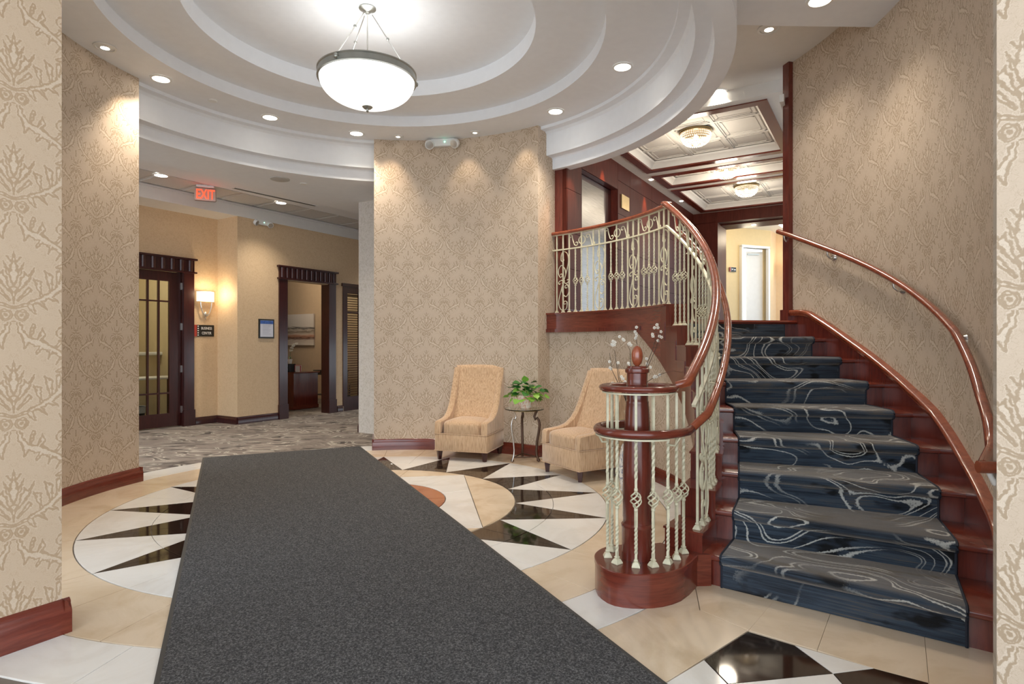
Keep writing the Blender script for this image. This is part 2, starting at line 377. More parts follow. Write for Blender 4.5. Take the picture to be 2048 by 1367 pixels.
# ---------------------------------------------------------------- floor and its tiles
SUB = CX, CY
mb = MB(); mb.prism([(-14, -3.5), (9, -3.5), (9, 17), (-14, 17)], -.12, -.008)
FLOOR = mb.build('floor', GROUT, kind='structure', label='stone floor of the rotunda with its inlaid marble star')
def tile(pts, mat, z=.0):
    mb = MB(); mb.prism(pts, -.02, z, .0016); return mb.build('tile', mat, FLOOR, smooth=0)
def arcpts(r, a, b, n=6): return [(CX + r * cos(radians(a + (b - a) * i / n)), CY + r * sin(radians(a + (b - a) * i / n))) for i in range(n + 1)]
def P2(r, a): return (CX + r * cos(radians(a)), CY + r * sin(radians(a)))
def ringtile(r0, r1, a, b, mat, g=.0018):
    ga = degrees(g / r1) ; gb = degrees(g / max(r0, .2)); n = 5
    tile(arcpts(r1 - g, a + ga, b - ga, n) + arcpts(r0 + g, b - gb, a + gb, n), mat)
TIP = 8.2
def lerp(p, q, t): return (p[0] + (q[0] - p[0]) * t, p[1] + (q[1] - p[1]) * t)
def shrink(pts, g=.0018):
    cx = sum(p[0] for p in pts) / len(pts); cy = sum(p[1] for p in pts) / len(pts); out = []
    for p in pts:
        L = hypot(p[0] - cx, p[1] - cy); out.append((cx + (p[0] - cx) * (1 - g * 1.4 / L), cy + (p[1] - cy) * (1 - g * 1.4 / L)))
    return out
for k in range(4): tile([P2(.01, 9 + 90 * k + 45)] + arcpts(.654, 9.5 + 90 * k, 98.5 + 90 * k, 10), TORANGE)
# square of white stone with beige segments inside the second circle
import itertools
SQ = 54.0
for k in range(4):
    a0 = SQ - 90 * k; b0 = a0 - 90
    A, B = P2(1.253, a0), P2(1.253, b0)
    cut = 3
    for i in range(cut):                        # beige segment split by radial joints
        ta, tb = a0 + (b0 - a0) * i / cut, a0 + (b0 - a0) * (i + 1) / cut
        def chord(t):
            d = abs(t - (a0 + b0) / 2); return 1.253 * cos(radians(45)) / cos(radians(d))
        pts = arcpts(1.250, ta, tb, 5) + [P2(chord(tb) + .002, tb), P2(chord(ta) + .002, ta)]
        tile(shrink(pts), TBEIGE)
        pts = [P2(chord(ta) - .002, ta), P2(chord(tb) - .002, tb)] + arcpts(.660, tb, ta, 5)
        tile(shrink(pts), TWHITE)
for k in range(16):
    tp = TIP + 22.5 * k; n0, n1 = tp - 11.25, tp + 11.25
    T, A, B = P2(2.008, tp), P2(1.256, n0), P2(1.256, n1)
    f = min((k / 400 for k in range(401)), key=lambda q: abs(hypot(lerp(T, A, q)[0] - CX, lerp(T, A, q)[1] - CY) - 1.57)); m0 = lerp(T, A, f); m1 = lerp(T, B, f); mm = P2(1.57, tp)
    th0 = degrees(atan2(m0[1] - CY, m0[0] - CX)); dh = abs((th0 - tp + 180) % 360 - 180)
    tile(shrink([T] + arcpts(1.57, tp - dh, tp, 3)), TBLACK); tile(shrink([T] + arcpts(1.57, tp, tp + dh, 3)), TBLACK)
    tile(shrink([A] + arcpts(1.256, n0, tp, 3)[1:] + arcpts(1.57, tp, tp - dh, 3)), TBLACK)
    tile(shrink(arcpts(1.256, tp, n1, 3) + arcpts(1.57, tp + dh, tp, 3)), TBLACK)
    T2 = P2(2.008, tp + 22.5); q = lerp(T2, B, f)
    mid2 = P2(1.57, n1)
    tile(shrink([T] + arcpts(2.010, tp, n1, 4)[1:] + arcpts(1.57, n1, tp + dh, 3)), TWHITE)
    tile(shrink(arcpts(2.010, n1, tp + 22.5, 4) + arcpts(1.57, tp + 22.5 - dh, n1, 3)), TWHITE)
    tile(shrink(arcpts(1.57, tp + dh, tp + 22.5 - dh, 5) + [B]), TWHITE)
for k in range(32): ringtile(2.013, 2.474, TIP + 11.25 * k - .2, TIP + 11.25 * (k + 1) - .2, TBEIGE)
for k in range(32):
    a = TIP + 11.25 * k + 4
    ringtile(2.477, 2.80, a, a + 11.25, TWHITE)
def ptile(px, mat): tile(shrink([flr(*p) for p in px], .0015), mat)
ptile([(1400, 1219), (1382, 1130), (1560, 1110), (1592, 1150), (1551, 1199), (1497, 1260)], TBEIGE)
ptile([(1592, 1150), (1688, 1150), (1634, 1300), (1497, 1260)], TBEIGE)
ptile([(1688, 1150), (1837, 1150), (1858, 1366), (1748, 1335.5), (1634, 1300)], TBEIGE)
ptile([(1837, 1150), (2100, 1150), (2100, 1440), (1858, 1366)], TBEIGE)
a1 = [P2(2.804, q) for q in (-41, -46, -49, -52, -55, -58, -61)]
e1, e2 = flr(1497, 1260), flr(1335, 1362)
tile(shrink(a1 + [e2, e1, flr(1400, 1219), flr(1382, 1130)]), TBEIGE)
a1 = [P2(2.804, q) for q in (-61, -66, -71, -76, -82)]
tile(shrink(a1 + [flr(1150, 1460), flr(1250, 1420), e2]), TBEIGE)
ptile([(1408.5, 1318.5), (1495.7, 1262), (1589.6, 1289.5), (1666.5, 1346), (1456, 1367)], TBLACK)
ptile([(1589.6, 1289.5), (1748, 1335.5), (1666.5, 1346)], TWHITE)
ptile([(1666.5, 1346), (1748, 1335.5), (1857.6, 1364.5), (1857, 1420), (1690, 1372)], TBLACK)
ptile([(1456, 1367), (1666.5, 1346), (1690, 1372), (1640, 1450), (1480, 1450)], TWHITE)
ptile([(1335, 1362), (1408.5, 1318.5), (1456, 1367), (1440, 1450), (1250, 1420)], TWHITE)
ptile([(1690, 1372), (1857, 1420), (1870, 1460), (1700, 1460)], TWHITE)
for k in range(9):                         # plain beige paving on towards the entrance
    for j in range(5):
        x0 = -4.2 + k * .8; y0 = 2.02 - j * .8
        if y0 > 1.5 and k in (6, 7, 8): continue
        tile([(x0 + .002, y0 - .798), (x0 + .798, y0 - .798), (x0 + .798, y0 - .002), (x0 + .002, y0 - .002)], TBEIGE)

# hallway carpet
pts = arcpts(2.80, 60, 205, 40); out = [(-9, 3.2), (-12, 6), (-12, 16), (-2, 16.5), (2.5, 14), (1.2, 9)]
mb = MB(); mb.prism(pts + out, -.006, .002)
mb.build('floor', HALLC, smooth=0, kind='structure', label='grey taupe fitted carpet with cream contour lines in the hallway')

# long charcoal mat
M0, M1, M2_, M3 = flr(405, 918), flr(720, 893), flr(1330, 1367), flr(342, 1367)
ax = ((M2_[0] - M1[0]), (M2_[1] - M1[1])); L = hypot(*ax); ax = (ax[0] / L, ax[1] / L); pr = (-ax[1], ax[0])
wd = abs((M0[0] - M1[0]) * pr[0] + (M0[1] - M1[1]) * pr[1]); sgn = -1 if (M0[0] - M1[0]) * pr[0] + (M0[1] - M1[1]) * pr[1] < 0 else 1
def mp(a, b): return (M1[0] + ax[0] * a + pr[0] * sgn * b, M1[1] + ax[1] * a + pr[1] * sgn * b)
mt = empty('entrance_mat', (*mp(3, wd / 2), 0), label='long charcoal looped entrance mat running diagonally across the marble floor', cat='mat')
ox, oy = mt.location[0], mt.location[1]
loc = lambda p: (p[0] - ox, p[1] - oy)
mb = MB(); mb.prism([loc(p) for p in (mp(.02, .02), mp(8.4, .02), mp(8.4, wd - .02), mp(.02, wd - .02))], .003, .012); mb.build('pile', MATM, mt, smooth=0)
mb = MB()
for A, B, Cc, D in ((mp(0, 0), mp(8.42, 0), mp(8.42, .03), mp(0, .03)), (mp(0, wd - .03), mp(8.42, wd - .03), mp(8.42, wd), mp(0, wd)), (mp(0, .03), mp(.03, .03), mp(.03, wd - .03), mp(0, wd - .03))):
    mb.prism([loc(q) for q in (A, B, Cc, D)], .0022, .009)
mb.build('rubber_edge', RUBBER, mt, smooth=0)

# ---------------------------------------------------------------- rotunda walls
def cyl_uv(mid, R, su=0.0):
    def f(co):
        a = degrees(atan2(co.y - CY, co.x - CX)); a = (a - mid + 180) % 360 - 180
        r = hypot(co.x - CX, co.y - CY)
        return (radians(a) * R + su - (r - R), co.z)
    return f
def baseboard(name, r, t0, t1, side=-1, z0=0., fn=None):
    prof = [(0, 0), (.022, 0), (.022, .085), (.018, .10), (.012, .115), (.012, .125), (.006, .135), (0, .138)]
    n = max(2, int(abs(t1 - t0) / 2)); mb = MB(); rows = []
    for i in range(n + 1):
        t = t0 + (t1 - t0) * i / n; R = r(t) if callable(r) else r
        rows.append([pol(R + side * p, t, z0 + q) for p, q in prof])
    mb.grid(rows); mb.add(rows[0], [tuple(range(len(prof)))]); mb.add(rows[-1], [tuple(range(len(prof)))])
    return mb
Z_SOF = 3.89
mb = MB(); mb.sector(2.483, 2.87, 52.0, 101.7, 0, 3.89, 2); mb.build('wall_back', PAPER, kind='structure', uvf=cyl_uv(76.5, 2.483, .02))
mb = baseboard('b', 2.483, 51.6, 102.1)
mb.box((*pol(2.68, 51.7)[:2], .069), (.43, .022, .138), radians(51.7)); mb.box((*pol(2.68, 102.0)[:2], .069), (.43, .022, .138), radians(102.0))
mb.build('baseboard_back', MAHOGH, kind='structure')
mb = MB(); mb.sector(2.483, 2.87, 163.3, 212, 0, 3.89, 2); mb.build('wall_left', PAPER, kind='structure', uvf=cyl_uv(177, 2.483, .12))
mb = baseboard('b', 2.483, 162.6, 212); mb.box((*pol(2.68, 162.9)[:2], .069), (.43, .022, .138), radians(162.9)); mb.build('baseboard_left', MAHOGH, kind='structure')
def slab(name, mat, p, q, th, z0, z1, parent=None, kind='structure', uvs=True, **kw):   # upright slab from p to q, thickened to the right of p->q
    L = hypot(q[0] - p[0], q[1] - p[1]); d = ((q[0] - p[0]) / L, (q[1] - p[1]) / L); n = (d[1], -d[0])
    mb = MB(); mb.prism([p, q, (q[0] + n[0] * th, q[1] + n[1] * th), (p[0] + n[0] * th, p[1] + n[1] * th)], z0, z1)
    f = (lambda co: ((co.x - p[0]) * d[0] + (co.y - p[1]) * d[1], co.z)) if uvs else None
    return mb.build(name, mat, parent, smooth=0, uvf=f, kind=kind, **kw)
# near left wall of the entrance passage (runs back along the building axis)
A = (-2.075, 2.765); B = (A[0] - EU[0] * 3.4, A[1] - EU[1] * 3.4)
slab('wall_front', PAPERL, B, A, -.35, 0, 4.1)
prof2 = [(0, 0), (.03, 0), (.03, .10), (.024, .115), (.016, .13), (.016, .142), (.007, .152), (0, .155)]
def straight_base(name, p, q, side, mat=MAHOGH, s=1.0, z0=0, ends=True):
    L = hypot(q[0] - p[0], q[1] - p[1]); d = ((q[0] - p[0]) / L, (q[1] - p[1]) / L); n = (d[1] * side, -d[0] * side)
    rows = [[(a[0] + n[0] * x * s, a[1] + n[1] * x * s, z0 + z * s) for x, z in prof2] for a in (p, q)]
    mb = MB(); mb.grid(rows); k = len(prof2); mb.add(rows[0], [tuple(range(k))]); mb.add(rows[1], [tuple(range(k))])
    return mb
mb = straight_base('b', B, (A[0] + EU[0] * .03, A[1] + EU[1] * .03), 1)
e = (A[0] + EU[0] * .0, A[1] + EU[1] * .0)
q0 = (A[0] + EV[0] * .03 + EU[0] * 0, A[1] + EV[1] * .03)
m2 = straight_base('b', (A[0] - EV[0] * .38, A[1] - EV[1] * .38), q0, -1)
mb.add(m2.v, m2.f); mb.build('baseboard_front', MAHOGH, kind='structure')
# near right pier
A = (1.675, 2.03); B = (A[0] + EV[0] * 2.6, A[1] + EV[1] * 2.6)
slab('wall_right', PAPERP, A, B, -.30, 0, 4.1)

# ---------------------------------------------------------------- rotunda ceiling
prof = [(0.0, 4.17), (1.425, 4.17), (1.425, 4.01), (1.997, 4.01), (1.997, 3.89), (2.54, 3.89), (2.54, 3.855), (2.63, 3.855), (2.655, 3.83),
        (2.655, 3.575), (2.77, 3.575), (2.785, 3.56), (2.785, 3.44), (2.93, 3.44), (2.93, 4.25), (0.0, 4.25)]
n = 120; rows = []
for i in range(n + 1):
    a = 360 * i / n; rows.append([pol(r, a, z) for r, z in prof])
mb = MB(); mb.grid(rows); mb.build('ceiling', WHITE, kind='structure', smooth=25)
mb = MB()                                                # upper ceiling over stair and lobby, low hallway soffit
mb.sector(2.90, 5.6, -75, 62, 4.05, 4.15, 3)
pts = [uv(u, v)[:2] for u, v in ((7.4, -3.6), (12.6, -3.6), (12.6, 2.8), (7.4, 2.8))]
mb.prism(pts, 4.055, 4.15)
mb.build('ceiling', OFFW, kind='structure', smooth=0)
mb = MB(); mb.prism([pol(2.935, -8.5)[:2], pol(3.3, -7.2)[:2], pol(4.06, -5.6)[:2], pol(4.3, -6)[:2], pol(4.6, -30)[:2], pol(4.6, -60)[:2], pol(2.95, -60)[:2], pol(2.95, -36)[:2]], 3.80, 4.055)
mb.build('trim_1', WHITE, kind='structure', smooth=0)
# entrance ceiling behind the rotunda
mb = MB(); mb.prism([(-4.6, 2.2), (4, 2.2), (4, -2.8), (-4.6, -2.8)], 3.75, 3.9); mb.build('ceiling', WHITE, kind='structure', smooth=0)
# hallway ceiling
mb = MB()
mb.sector(2.86, 3.05, 60, 215, 3.442, 3.6, 3)
arc_out = [pol(2.95, a)[:2] for a in range(60, 216, 5)]
mb2 = [uv(14, -7.25)[:2], uv(14, -3.2)[:2]]
poly = [pol(2.9, a)[:2] for a in range(62, 206, 6)] + [uv(.4, -7.25)[:2], uv(15.5, -7.25)[:2], uv(15.5, -4.5)[:2], uv(8.0, -4.5)[:2]]
mb.prism(poly, 3.445, 3.6)
mb.build('ceiling', WHITE, kind='structure', smooth=0)
def uvbox(mb, u0, u1, v0, v1, z0, z1):
    mb.prism([uv(u0, v0)[:2], uv(u1, v0)[:2], uv(u1, v1)[:2], uv(u0, v1)[:2]], z0, z1); return mb
HC = MB(); uvbox(HC, .4, 15.5, -8.30, -7.24, 3.63, 3.75); uvbox(HC, .4, 15.5, -9.08, -7.24, 3.66, 3.78)
uvbox(HC, .4, 15.5, -9.02, -7.24, 3.66, 3.70)
HCo = HC.build('ceiling', WHITE, kind='structure', smooth=0, label='raised tray of the hallway ceiling')
TILEC = plain('acoustic_ceiling_tile', (.62, .60, .58), .85, noise_amt=.05, nscale=60)
for i in range(23):
    u0 = .7 + i * .62
    mb = MB(); uvbox(mb, u0 + .006, u0 + .614, -9.01, -8.305, 3.645, 3.655)
    uvbox(mb, u0 + .05, u0 + .57, -8.96, -8.35, 3.636, 3.646); mb.build('ceiling_tile', TILEC, HCo, smooth=0)
mb = MB(); uvbox(mb, .4, 15.5, -9.62, -9.02, 3.43, 3.78); uvbox(mb, .4, 15.5, -9.05, -8.995, 3.60, 3.63); mb.build('trim_2', OFFW, kind='structure', smooth=0)

# ---------------------------------------------------------------- hallway walls
W1, W2, JOG = -9.58, -9.03, 6.03
Z1 = 3.44
def wallseg(name, u0, u1, v, z0, z1, mat=HALLP, th=.16):
    mb = MB(); uvbox(mb, u0, u1, v - th, v, z0, z1); return mb.build(name, mat, kind='structure', smooth=0)
wallseg('wall_hallway', 5.60, JOG + .005, W1, 0, Z1)
wallseg('wall_hallway', .4, 5.60, W1, 2.48, Z1); wallseg('wall_hallway', .4, 3.6, W1, 0, 2.48)
mb = MB(); uvbox(mb, JOG, JOG + .3, W1 - .16, W2, 0, Z1); mb.build('wall_hallway', HALLP, kind='structure', smooth=0)
wallseg('wall_hallway', JOG + .3, 6.98, W2, 0, Z1); wallseg('wall_hallway', 6.98, 7.94, W2, 2.46, Z1)
wallseg('wall_hallway', 7.94, 8.32, W2, 0, Z1); wallseg('wall_hallway', 8.32, 9.9, W2, 2.46, Z1)
wallseg('wall_hallway', 8.32, 9.9, W2, 0, .14, DARKW); wallseg('wall_hallway', 9.9, 15, W2, 0, Z1)
mb = MB(); uvbox(mb, 14.9, 15.1, -9.1, -3, 0, 3.6); mb.build('wall_hallway', HALLP, kind='structure', smooth=0)
mb = MB(); uvbox(mb, 6.45, 7.1, -6.68, -4.6, 0, 3.445); mb.build('wall_pillar', PILLP, kind='structure', smooth=0)
mb = MB()
for p, q, sd in (((5.64, W1), (JOG, W1), 1), ((JOG - .0, W1), (JOG, W2), 1), ((JOG, W2), (6.80, W2), 1), ((8.15, W2), (8.29, W2), 1)):
    a, b = uv(*p)[:2], uv(*q)[:2]
    m = straight_base('b', a, b, sd, s=.8); mb.add(m.v, m.f)
mb.build('baseboard_hallway', DARKW, kind='structure')
mb = MB(); m = straight_base('b', uv(6.45, -6.68)[:2], uv(6.45, -4.6)[:2], -1, s=.85); mb.add(m.v, m.f)
m = straight_base('b', uv(6.45, -6.68)[:2], uv(7.1, -6.68)[:2], -1, s=.85); mb.add(m.v, m.f); mb.build('baseboard_pillar', DARKW, kind='structure')

def ubox(mb, u0, u1, v0, v1, z0, z1):
    c = uv((u0 + u1) / 2, (v0 + v1) / 2, (z0 + z1) / 2); mb.box(c, (abs(u1 - u0), abs(v1 - v0), z1 - z0), UVROT); return mb
def door_case(name, uL, uR, v, head, wc, label, nrib, cross_white=False):
    o = empty(name, (0, 0, 0), kind='structure', label=label)
    for a, b in ((uL - wc, uL), (uR, uR + wc)):
        mb = MB(); ubox(mb, a, b, v - .19, v + .03, 0, head); ubox(mb, a - .01, b + .01, v + .0, v + .045, 0, .26); mb.build('casing', DARKW, o, smooth=0)
    mb = MB(); ubox(mb, uL - wc, uR + wc, v - .17, v + .035, head, head + .22)
    ubox(mb, uL - wc - .03, uR + wc + .03, v, v + .065, head - .005, head + .02); ubox(mb, uL - wc - .035, uR + wc + .035, v, v + .07, head + .205, head + .235)
    mb.build('header', DARKW, o, smooth=0)
    W = uR - uL + 2 * wc
    for i in range(nrib):
        u = uL - wc + W * (i + .5) / nrib; c = uv(u, v + .035, 0)
        mb = MB(); mb.lathe([(.034, head + .025), (.034, head + .20)], (c[0], c[1], 0), 12); mb.build('flute', DARKW, o)
    return o
door_case('door_1', 3.75, 5.44, W1, 2.475, .17, 'dark wood casing of the glazed business centre door with fluted header', 14)
door_case('door_2', 6.99, 7.93, W2, 2.475, .17, 'dark wood casing of the open office doorway with fluted header', 12)

# glazed door
gd = empty('glazed_door', uv(5.44, W1 - .07), 0, 'dark wood french door with narrow glass panes beside the hallway sconce', 'door')
gx, gy, _ = gd.location
def G(mb):
    mb.v = [(x - gx, y - gy, z) for x, y, z in mb.v]; return mb
def dbox(u0, u1, z0, z1, d=.02): mb = MB(); ubox(mb, u0, u1, W1 - .09, W1 - .05 + d - .02, z0, z1); return G(mb)
dbox(5.25, 5.43, .02, 2.47).build('stile', DARKW, gd, smooth=0); dbox(4.40, 4.56, .02, 2.47).build('stile', DARKW, gd, smooth=0)
dbox(4.56, 5.25, .02, .23).build('rail', DARKW, gd, smooth=0); dbox(4.56, 5.25, 2.32, 2.47).build('rail', DARKW, gd, smooth=0)
for u in (5.09, 4.925, 4.76, 4.60): dbox(u - .012, u + .012, .23, 2.32).build('glazing_bar', DARKW, gd, smooth=0)
for z in (2.0, .55): dbox(4.56, 5.25, z - .012, z + .012).build('glazing_bar', DARKW, gd, smooth=0)
us = [4.56, 4.60, 4.76, 4.925, 5.09, 5.25]; zs = [.23, .55, 2.0, 2.32]
for i in range(5):
    for j in range(3):
        mb = MB(); ubox(mb, us[i], us[i+1], W1 - .072, W1 - .068, zs[j], zs[j+1]); G(mb).build('pane', PANE, gd, smooth=0)
for z in (.22, .87, 1.55, 2.2): mb = MB(); ubox(mb, 5.425, 5.445, W1 - .05, W1 - .035, z, z + .11); G(mb).build('hinge', CHROME, gd, smooth=0)
gd2 = empty('glazed_door', uv(3.75, W1 - .07), 0, 'dark wood french door leaf further left behind the curved wall', 'door')
mb = MB(); ubox(mb, 3.76, 4.38, W1 - .09, W1 - .05, .02, 2.47); mb.v = [(x - gd2.location[0], y - gd2.location[1], z) for x, y, z in mb.v]; mb.build('stile', DARKW, gd2, smooth=0)

# sidelight window with blinds
wn = empty('window_1', (0, 0, 0), kind='structure', label='dark framed sidelight window with wooden blinds')
for a, b, c, d in ((8.29, 8.40, .10, 2.50), (9.75, 9.86, .10, 2.50), (8.40, 9.75, .14, .28), (8.40, 9.75, 2.33, 2.50)):
    mb = MB(); ubox(mb, a, b, W2 - .06, W2 + .02, c, d); mb.build('frame', DARKW, wn, smooth=0)
mb = MB(); ubox(mb, 8.26, 9.9, W2 - .0, W2 + .04, 2.46, 2.52); mb.build('frame', DARKW, wn, smooth=0)
for u in (8.75, 9.1): mb = MB(); ubox(mb, u - .015, u + .015, W2 - .05, W2, .28, 2.33); mb.build('glazing_bar', DARKW, wn, smooth=0)
mb = MB(); ubox(mb, 8.4, 9.75, W2 - .05, W2, 1.94, 1.97); mb.build('glazing_bar', DARKW, wn, smooth=0)
mb = MB(); ubox(mb, 8.4, 9.75, W2 - .03, W2 - .026, .28, 2.33); mb.build('pane', PANE, wn, smooth=0)
bl = empty('window_blind', uv(9.1, W2 - .13, 2.3), 0, 'brown slatted wooden blind behind the sidelight window', 'blind')
SLAT = plain('blind_slat_wood', (.20, .09, .05), .4, noise_amt=.2)
me = MB().box((0, 0, 0), (1.3, .045, .003)).mesh('slat', SLAT, 0)
for i in range(42): inst('slat', me, bl, (0, 0, -.02 - i * .048), rot=(radians(25), 0, UVROT))
MB().box((0, 0, .01), (1.3, .05, .03), UVROT).build('head_rail', SLAT, bl, smooth=0)

# business centre room
slab('wall_business_room', ROOMW, uv(1.0, -12.3)[:2], uv(9.2, -12.3)[:2], -.1, 0, 3.4, uvs=False)
slab('wall_business_room', ROOMW, uv(6.12, -12.3)[:2], uv(6.12, -9.74)[:2], .1, 0, 3.4, uvs=False)
slab('wall_business_room', ROOMW, uv(1.0, -12.3)[:2], uv(1.0, -9.74)[:2], -.1, 0, 3.4, uvs=False)
mb = MB(); uvbox(mb, .9, 6.15, -12.4, -9.6, 3.3, 3.4); mb.build('ceiling', WHITE, kind='structure', smooth=0)
hw = empty('half_wall_counter', uv(5.3, -11.4), UVROT, 'low cream half wall with white ledge seen through the glazed door', 'counter')
MB().box((0, 0, .56), (1.9, .12, 1.12)).build('body', ROOMW, hw, smooth=0); MB().rbox((0, 0, 1.15), (2.0, .24, .06), .015).build('ledge', TRIMW, hw)
MB().box((0, .07, .06), (1.9, .02, .12)).build('skirting', TRIMW, hw, smooth=0)
tb = empty('work_table', uv(5.55, -10.75), UVROT, 'small white topped table inside the glazed business room', 'table')
MB().rbox((0, 0, .74), (.9, .5, .035), .01).build('table_top', TRIMW, tb)
for sx in (-.4, .4): MB().box((sx, 0, .36), (.05, .4, .72)).build('leg', DARKW, tb, smooth=0)
def slat_chair(u, v, rz, label):
    c = empty('side_chair', uv(u, v), rz, label, 'chair')
    MB().rbox((0, 0, .45), (.42, .42, .05), .015).build('seat', DARKW, c)
    for sx in (-.18, .18):
        for sy in (-.18, .18): MB().box((sx, sy, .215 if sy < 0 else .45), (.035, .035, .43 if sy < 0 else .9)).build('leg', DARKW, c, smooth=0)
    for z in (.62, .74, .86): MB().box((0, .18, z), (.36, .02, .05)).build('back_slat', DARKW, c, smooth=0)
    for z in (.2,): MB().box((0, -.18, z), (.36, .02, .03)).build('stretcher', DARKW, c, smooth=0)
    return c
slat_chair(4.75, -10.6, UVROT + .3, 'dark wooden slat back chair inside the glazed business room')
bn = empty('waste_bin', uv(5.12, -10.35), 0, 'black waste bin with clear liner inside the glazed business room', 'bin')
MB().lathe([(.10, 0), (.12, .30), (.115, .30), (.095, .01)], n=16).build('body', BLACKM, bn)
LIN = plain('bin_liner_plastic', (.55, .55, .54), .3, noise_amt=.2, nscale=60)
MB().lathe([(.122, .20), (.124, .30), (.13, .31), (.116, .305)], n=20, cap=False).build('liner', LIN, bn)
point('business_room_lamp', uv(4.6, -10.8, 3.0), 20, (1, .90, .72), .2)
# office room
slab('wall_office', TANW, uv(9.95, -14.5)[:2], uv(9.95, -9.2)[:2], -.1, 0, 3.4, uvs=False)
slab('wall_office', TANW, uv(6.2, -14.5)[:2], uv(9.95, -14.5)[:2], -.1, 0, 3.4, uvs=False)
slab('wall_office', TANW, uv(6.24, -14.5)[:2], uv(6.24, -9.2)[:2], -.1, 0, 3.4, uvs=False)
mb = MB(); uvbox(mb, 6.1, 10.1, -14.6, -9.15, 3.3, 3.4); mb.build('ceiling', WHITE, kind='structure', smooth=0)
mb = MB(); m = straight_base('b', uv(9.95, -14.5)[:2], uv(9.95, -9.2)[:2], -1); mb.add(m.v, m.f); mb.build('baseboard_office', TRIMW, kind='structure')
point('office_lamp', uv(8.6, -11.2, 3.0), 15, (1, .84, .62), .2)
# painting: place on wall u=9.95
t = NT('abstract_seascape', (.7, .65, .6), .6); s = t.n('ShaderNodeSeparateXYZ'); t.set(s.inputs[0], t.tc())
nz = t.noise(t.map(t.tc(), (1, 1.2, 9)), 2.2, 4, .6, .8); zz = t.M('ADD', s.outputs[2], t.M('MULTIPLY', t.M('SUBTRACT', nz, .5), .16))
c = t.ramp(t.M('MULTIPLY_ADD', zz, 1.28, .5), [(.0, (.72, .66, .60)), (.16, (.62, .54, .48)), (.24, (.16, .07, .05)), (.29, (.50, .27, .19)), (.36, (.62, .54, .47)), (.44, (.24, .19, .15)), (.49, (.58, .52, .46)), (.54, (.10, .09, .09)), (.60, (.66, .62, .59)), (.95, (.70, .66, .64))])
t.color(c); ART = t.m
def on_u(u, px):  # v on the plane u that shows at column px
    s = (px - 1024) / 1200; return (EU[0] * u - s * EU[1] * u) / (s * EV[1] - EV[0])
uw = 9.93; v0, v1 = on_u(uw, 566), on_u(uw, 629); yd = lambda u, v: u * EU[1] + v * EV[1]
zt = CAMH + 60 * yd(uw, v1) / 1200; zb = CAMH - 3 * yd(uw, v1) / 1200
pt = empty('painting', uv(uw - .02, (v0 + v1) / 2 - .12, (zt + zb) / 2), UVROT, 'abstract seascape canvas hanging on the tan office wall', 'painting')
MB().box((0, 0, 0), (.035, v1 - v0 + .24, zt - zb)).build('canvas', ART, pt, smooth=0)
vd = on_u(8.2, 612)
dk = empty('reception_desk', uv(8.2, vd - .45), UVROT, 'mahogany desk pedestal just inside the open office doorway', 'desk')
MB().box((0, 0, .37), (.6, .9, .72)).build('body', MAHOG, dk, smooth=0); MB().rbox((.02, 0, .745), (.66, .94, .03), .008).build('desk_top', MAHOGH, dk)
MB().box((-.01, 0, .05), (.64, .93, .07)).build('plinth', MAHOGH, dk, smooth=0)
mn = empty('monitor', uv(8.1, vd - .68, .7605), UVROT, 'black computer monitor at the left end of the office desk', 'monitor')
MB().rbox((0, 0, .30), (.03, .42, .30), .01).build('screen', BLACKM, mn); MB().box((0, 0, .08), (.03, .05, .16)).build('stand', BLACKM, mn, smooth=0); MB().rbox((0, 0, .01), (.16, .2, .02), .005).build('foot', BLACKM, mn)
lt = empty('letter_tray', uv(8.02, vd - .27, .7605), UVROT, 'black two tier letter tray on the office desk', 'tray')
for z in (.01, .08, .15): MB().box((0, 0, z), (.16, .14, .012)).build('shelf', BLACKM, lt, smooth=0)
for s_ in (-.07, .07): MB().box((0, s_, .08), (.16, .008, .16)).build('side_panel', BLACKM, lt, smooth=0)
bk = empty('magazine_box', uv(8.1, vd - .09, .7605), UVROT, 'red and white brochures fanned on the office desk corner', 'brochures')
RED = plain('red_print', (.5, .04, .05), .4, noise_amt=.3, nscale=30)
for i in range(4): mb = MB().box((i * .02 - .03, i * .01, .06 + i * .006), (.006, .13, .12)); mb.build('brochure', RED if i % 2 else TRIMW, bk, smooth=0, rz=.2 * i)
def orchid(name, loc, label, n=9, h=.34, lean=.16):
    o = empty(name, loc, .4, label, 'orchid'); LF = LEAFG
    MB().lathe([(.035, 0), (.05, .09), (.045, .09), (.03, .01)], n=14).build('pot', TRIMW, o)
    path = [(lean * (t / 8) ** 2, 0, .08 + h * sin(t / 8 * pi / 1.9)) for t in range(9)]
    MB().tube(path, .004, 5).build('stem', LF, o)
    for i in range(n):
        k = 3 + i * 5 / n; a = path[int(k)]; mb = MB()
        for q in range(5):
            t0 = 2 * pi * q / 5 + i; c = (a[0] + .022 * cos(t0), a[1] + .022 * sin(t0) + (.02 if i % 2 else -.02), a[2] + .012 * sin(t0 * 2) - .01)
            mb.ball(c, .018, 6, .5)
        mb.build('blossom', PETAL, o)
    for i in range(4):
        a = i * 1.6; mb = MB(); mb.grid([[(cos(a) * r + sin(a) * w, sin(a) * r - cos(a) * w, .09 + .05 * sin(r * 14)) for w in (-.018 * sin(pi * r / .19 + .15), 0, .018 * sin(pi * r / .19 + .15))] for r in (.01, .05, .10, .15, .18)]); mb.build('leaf', LF, o)
    return o
LEAFG = plain('leaf_green', (.05, .17, .03), .4, noise_amt=.4, nscale=14)
PETAL = plain('white_petal', (.85, .84, .78), .6, noise_amt=.05, nscale=30)
orchid('orchid', uv(8.02, vd - .27, .925), 'white orchid on top of the office desk tray')
vc = on_u(9.4, 662)
cn = empty('console_table', uv(9.4, vc), UVROT, 'slim black console table against the tan office wall', 'table')
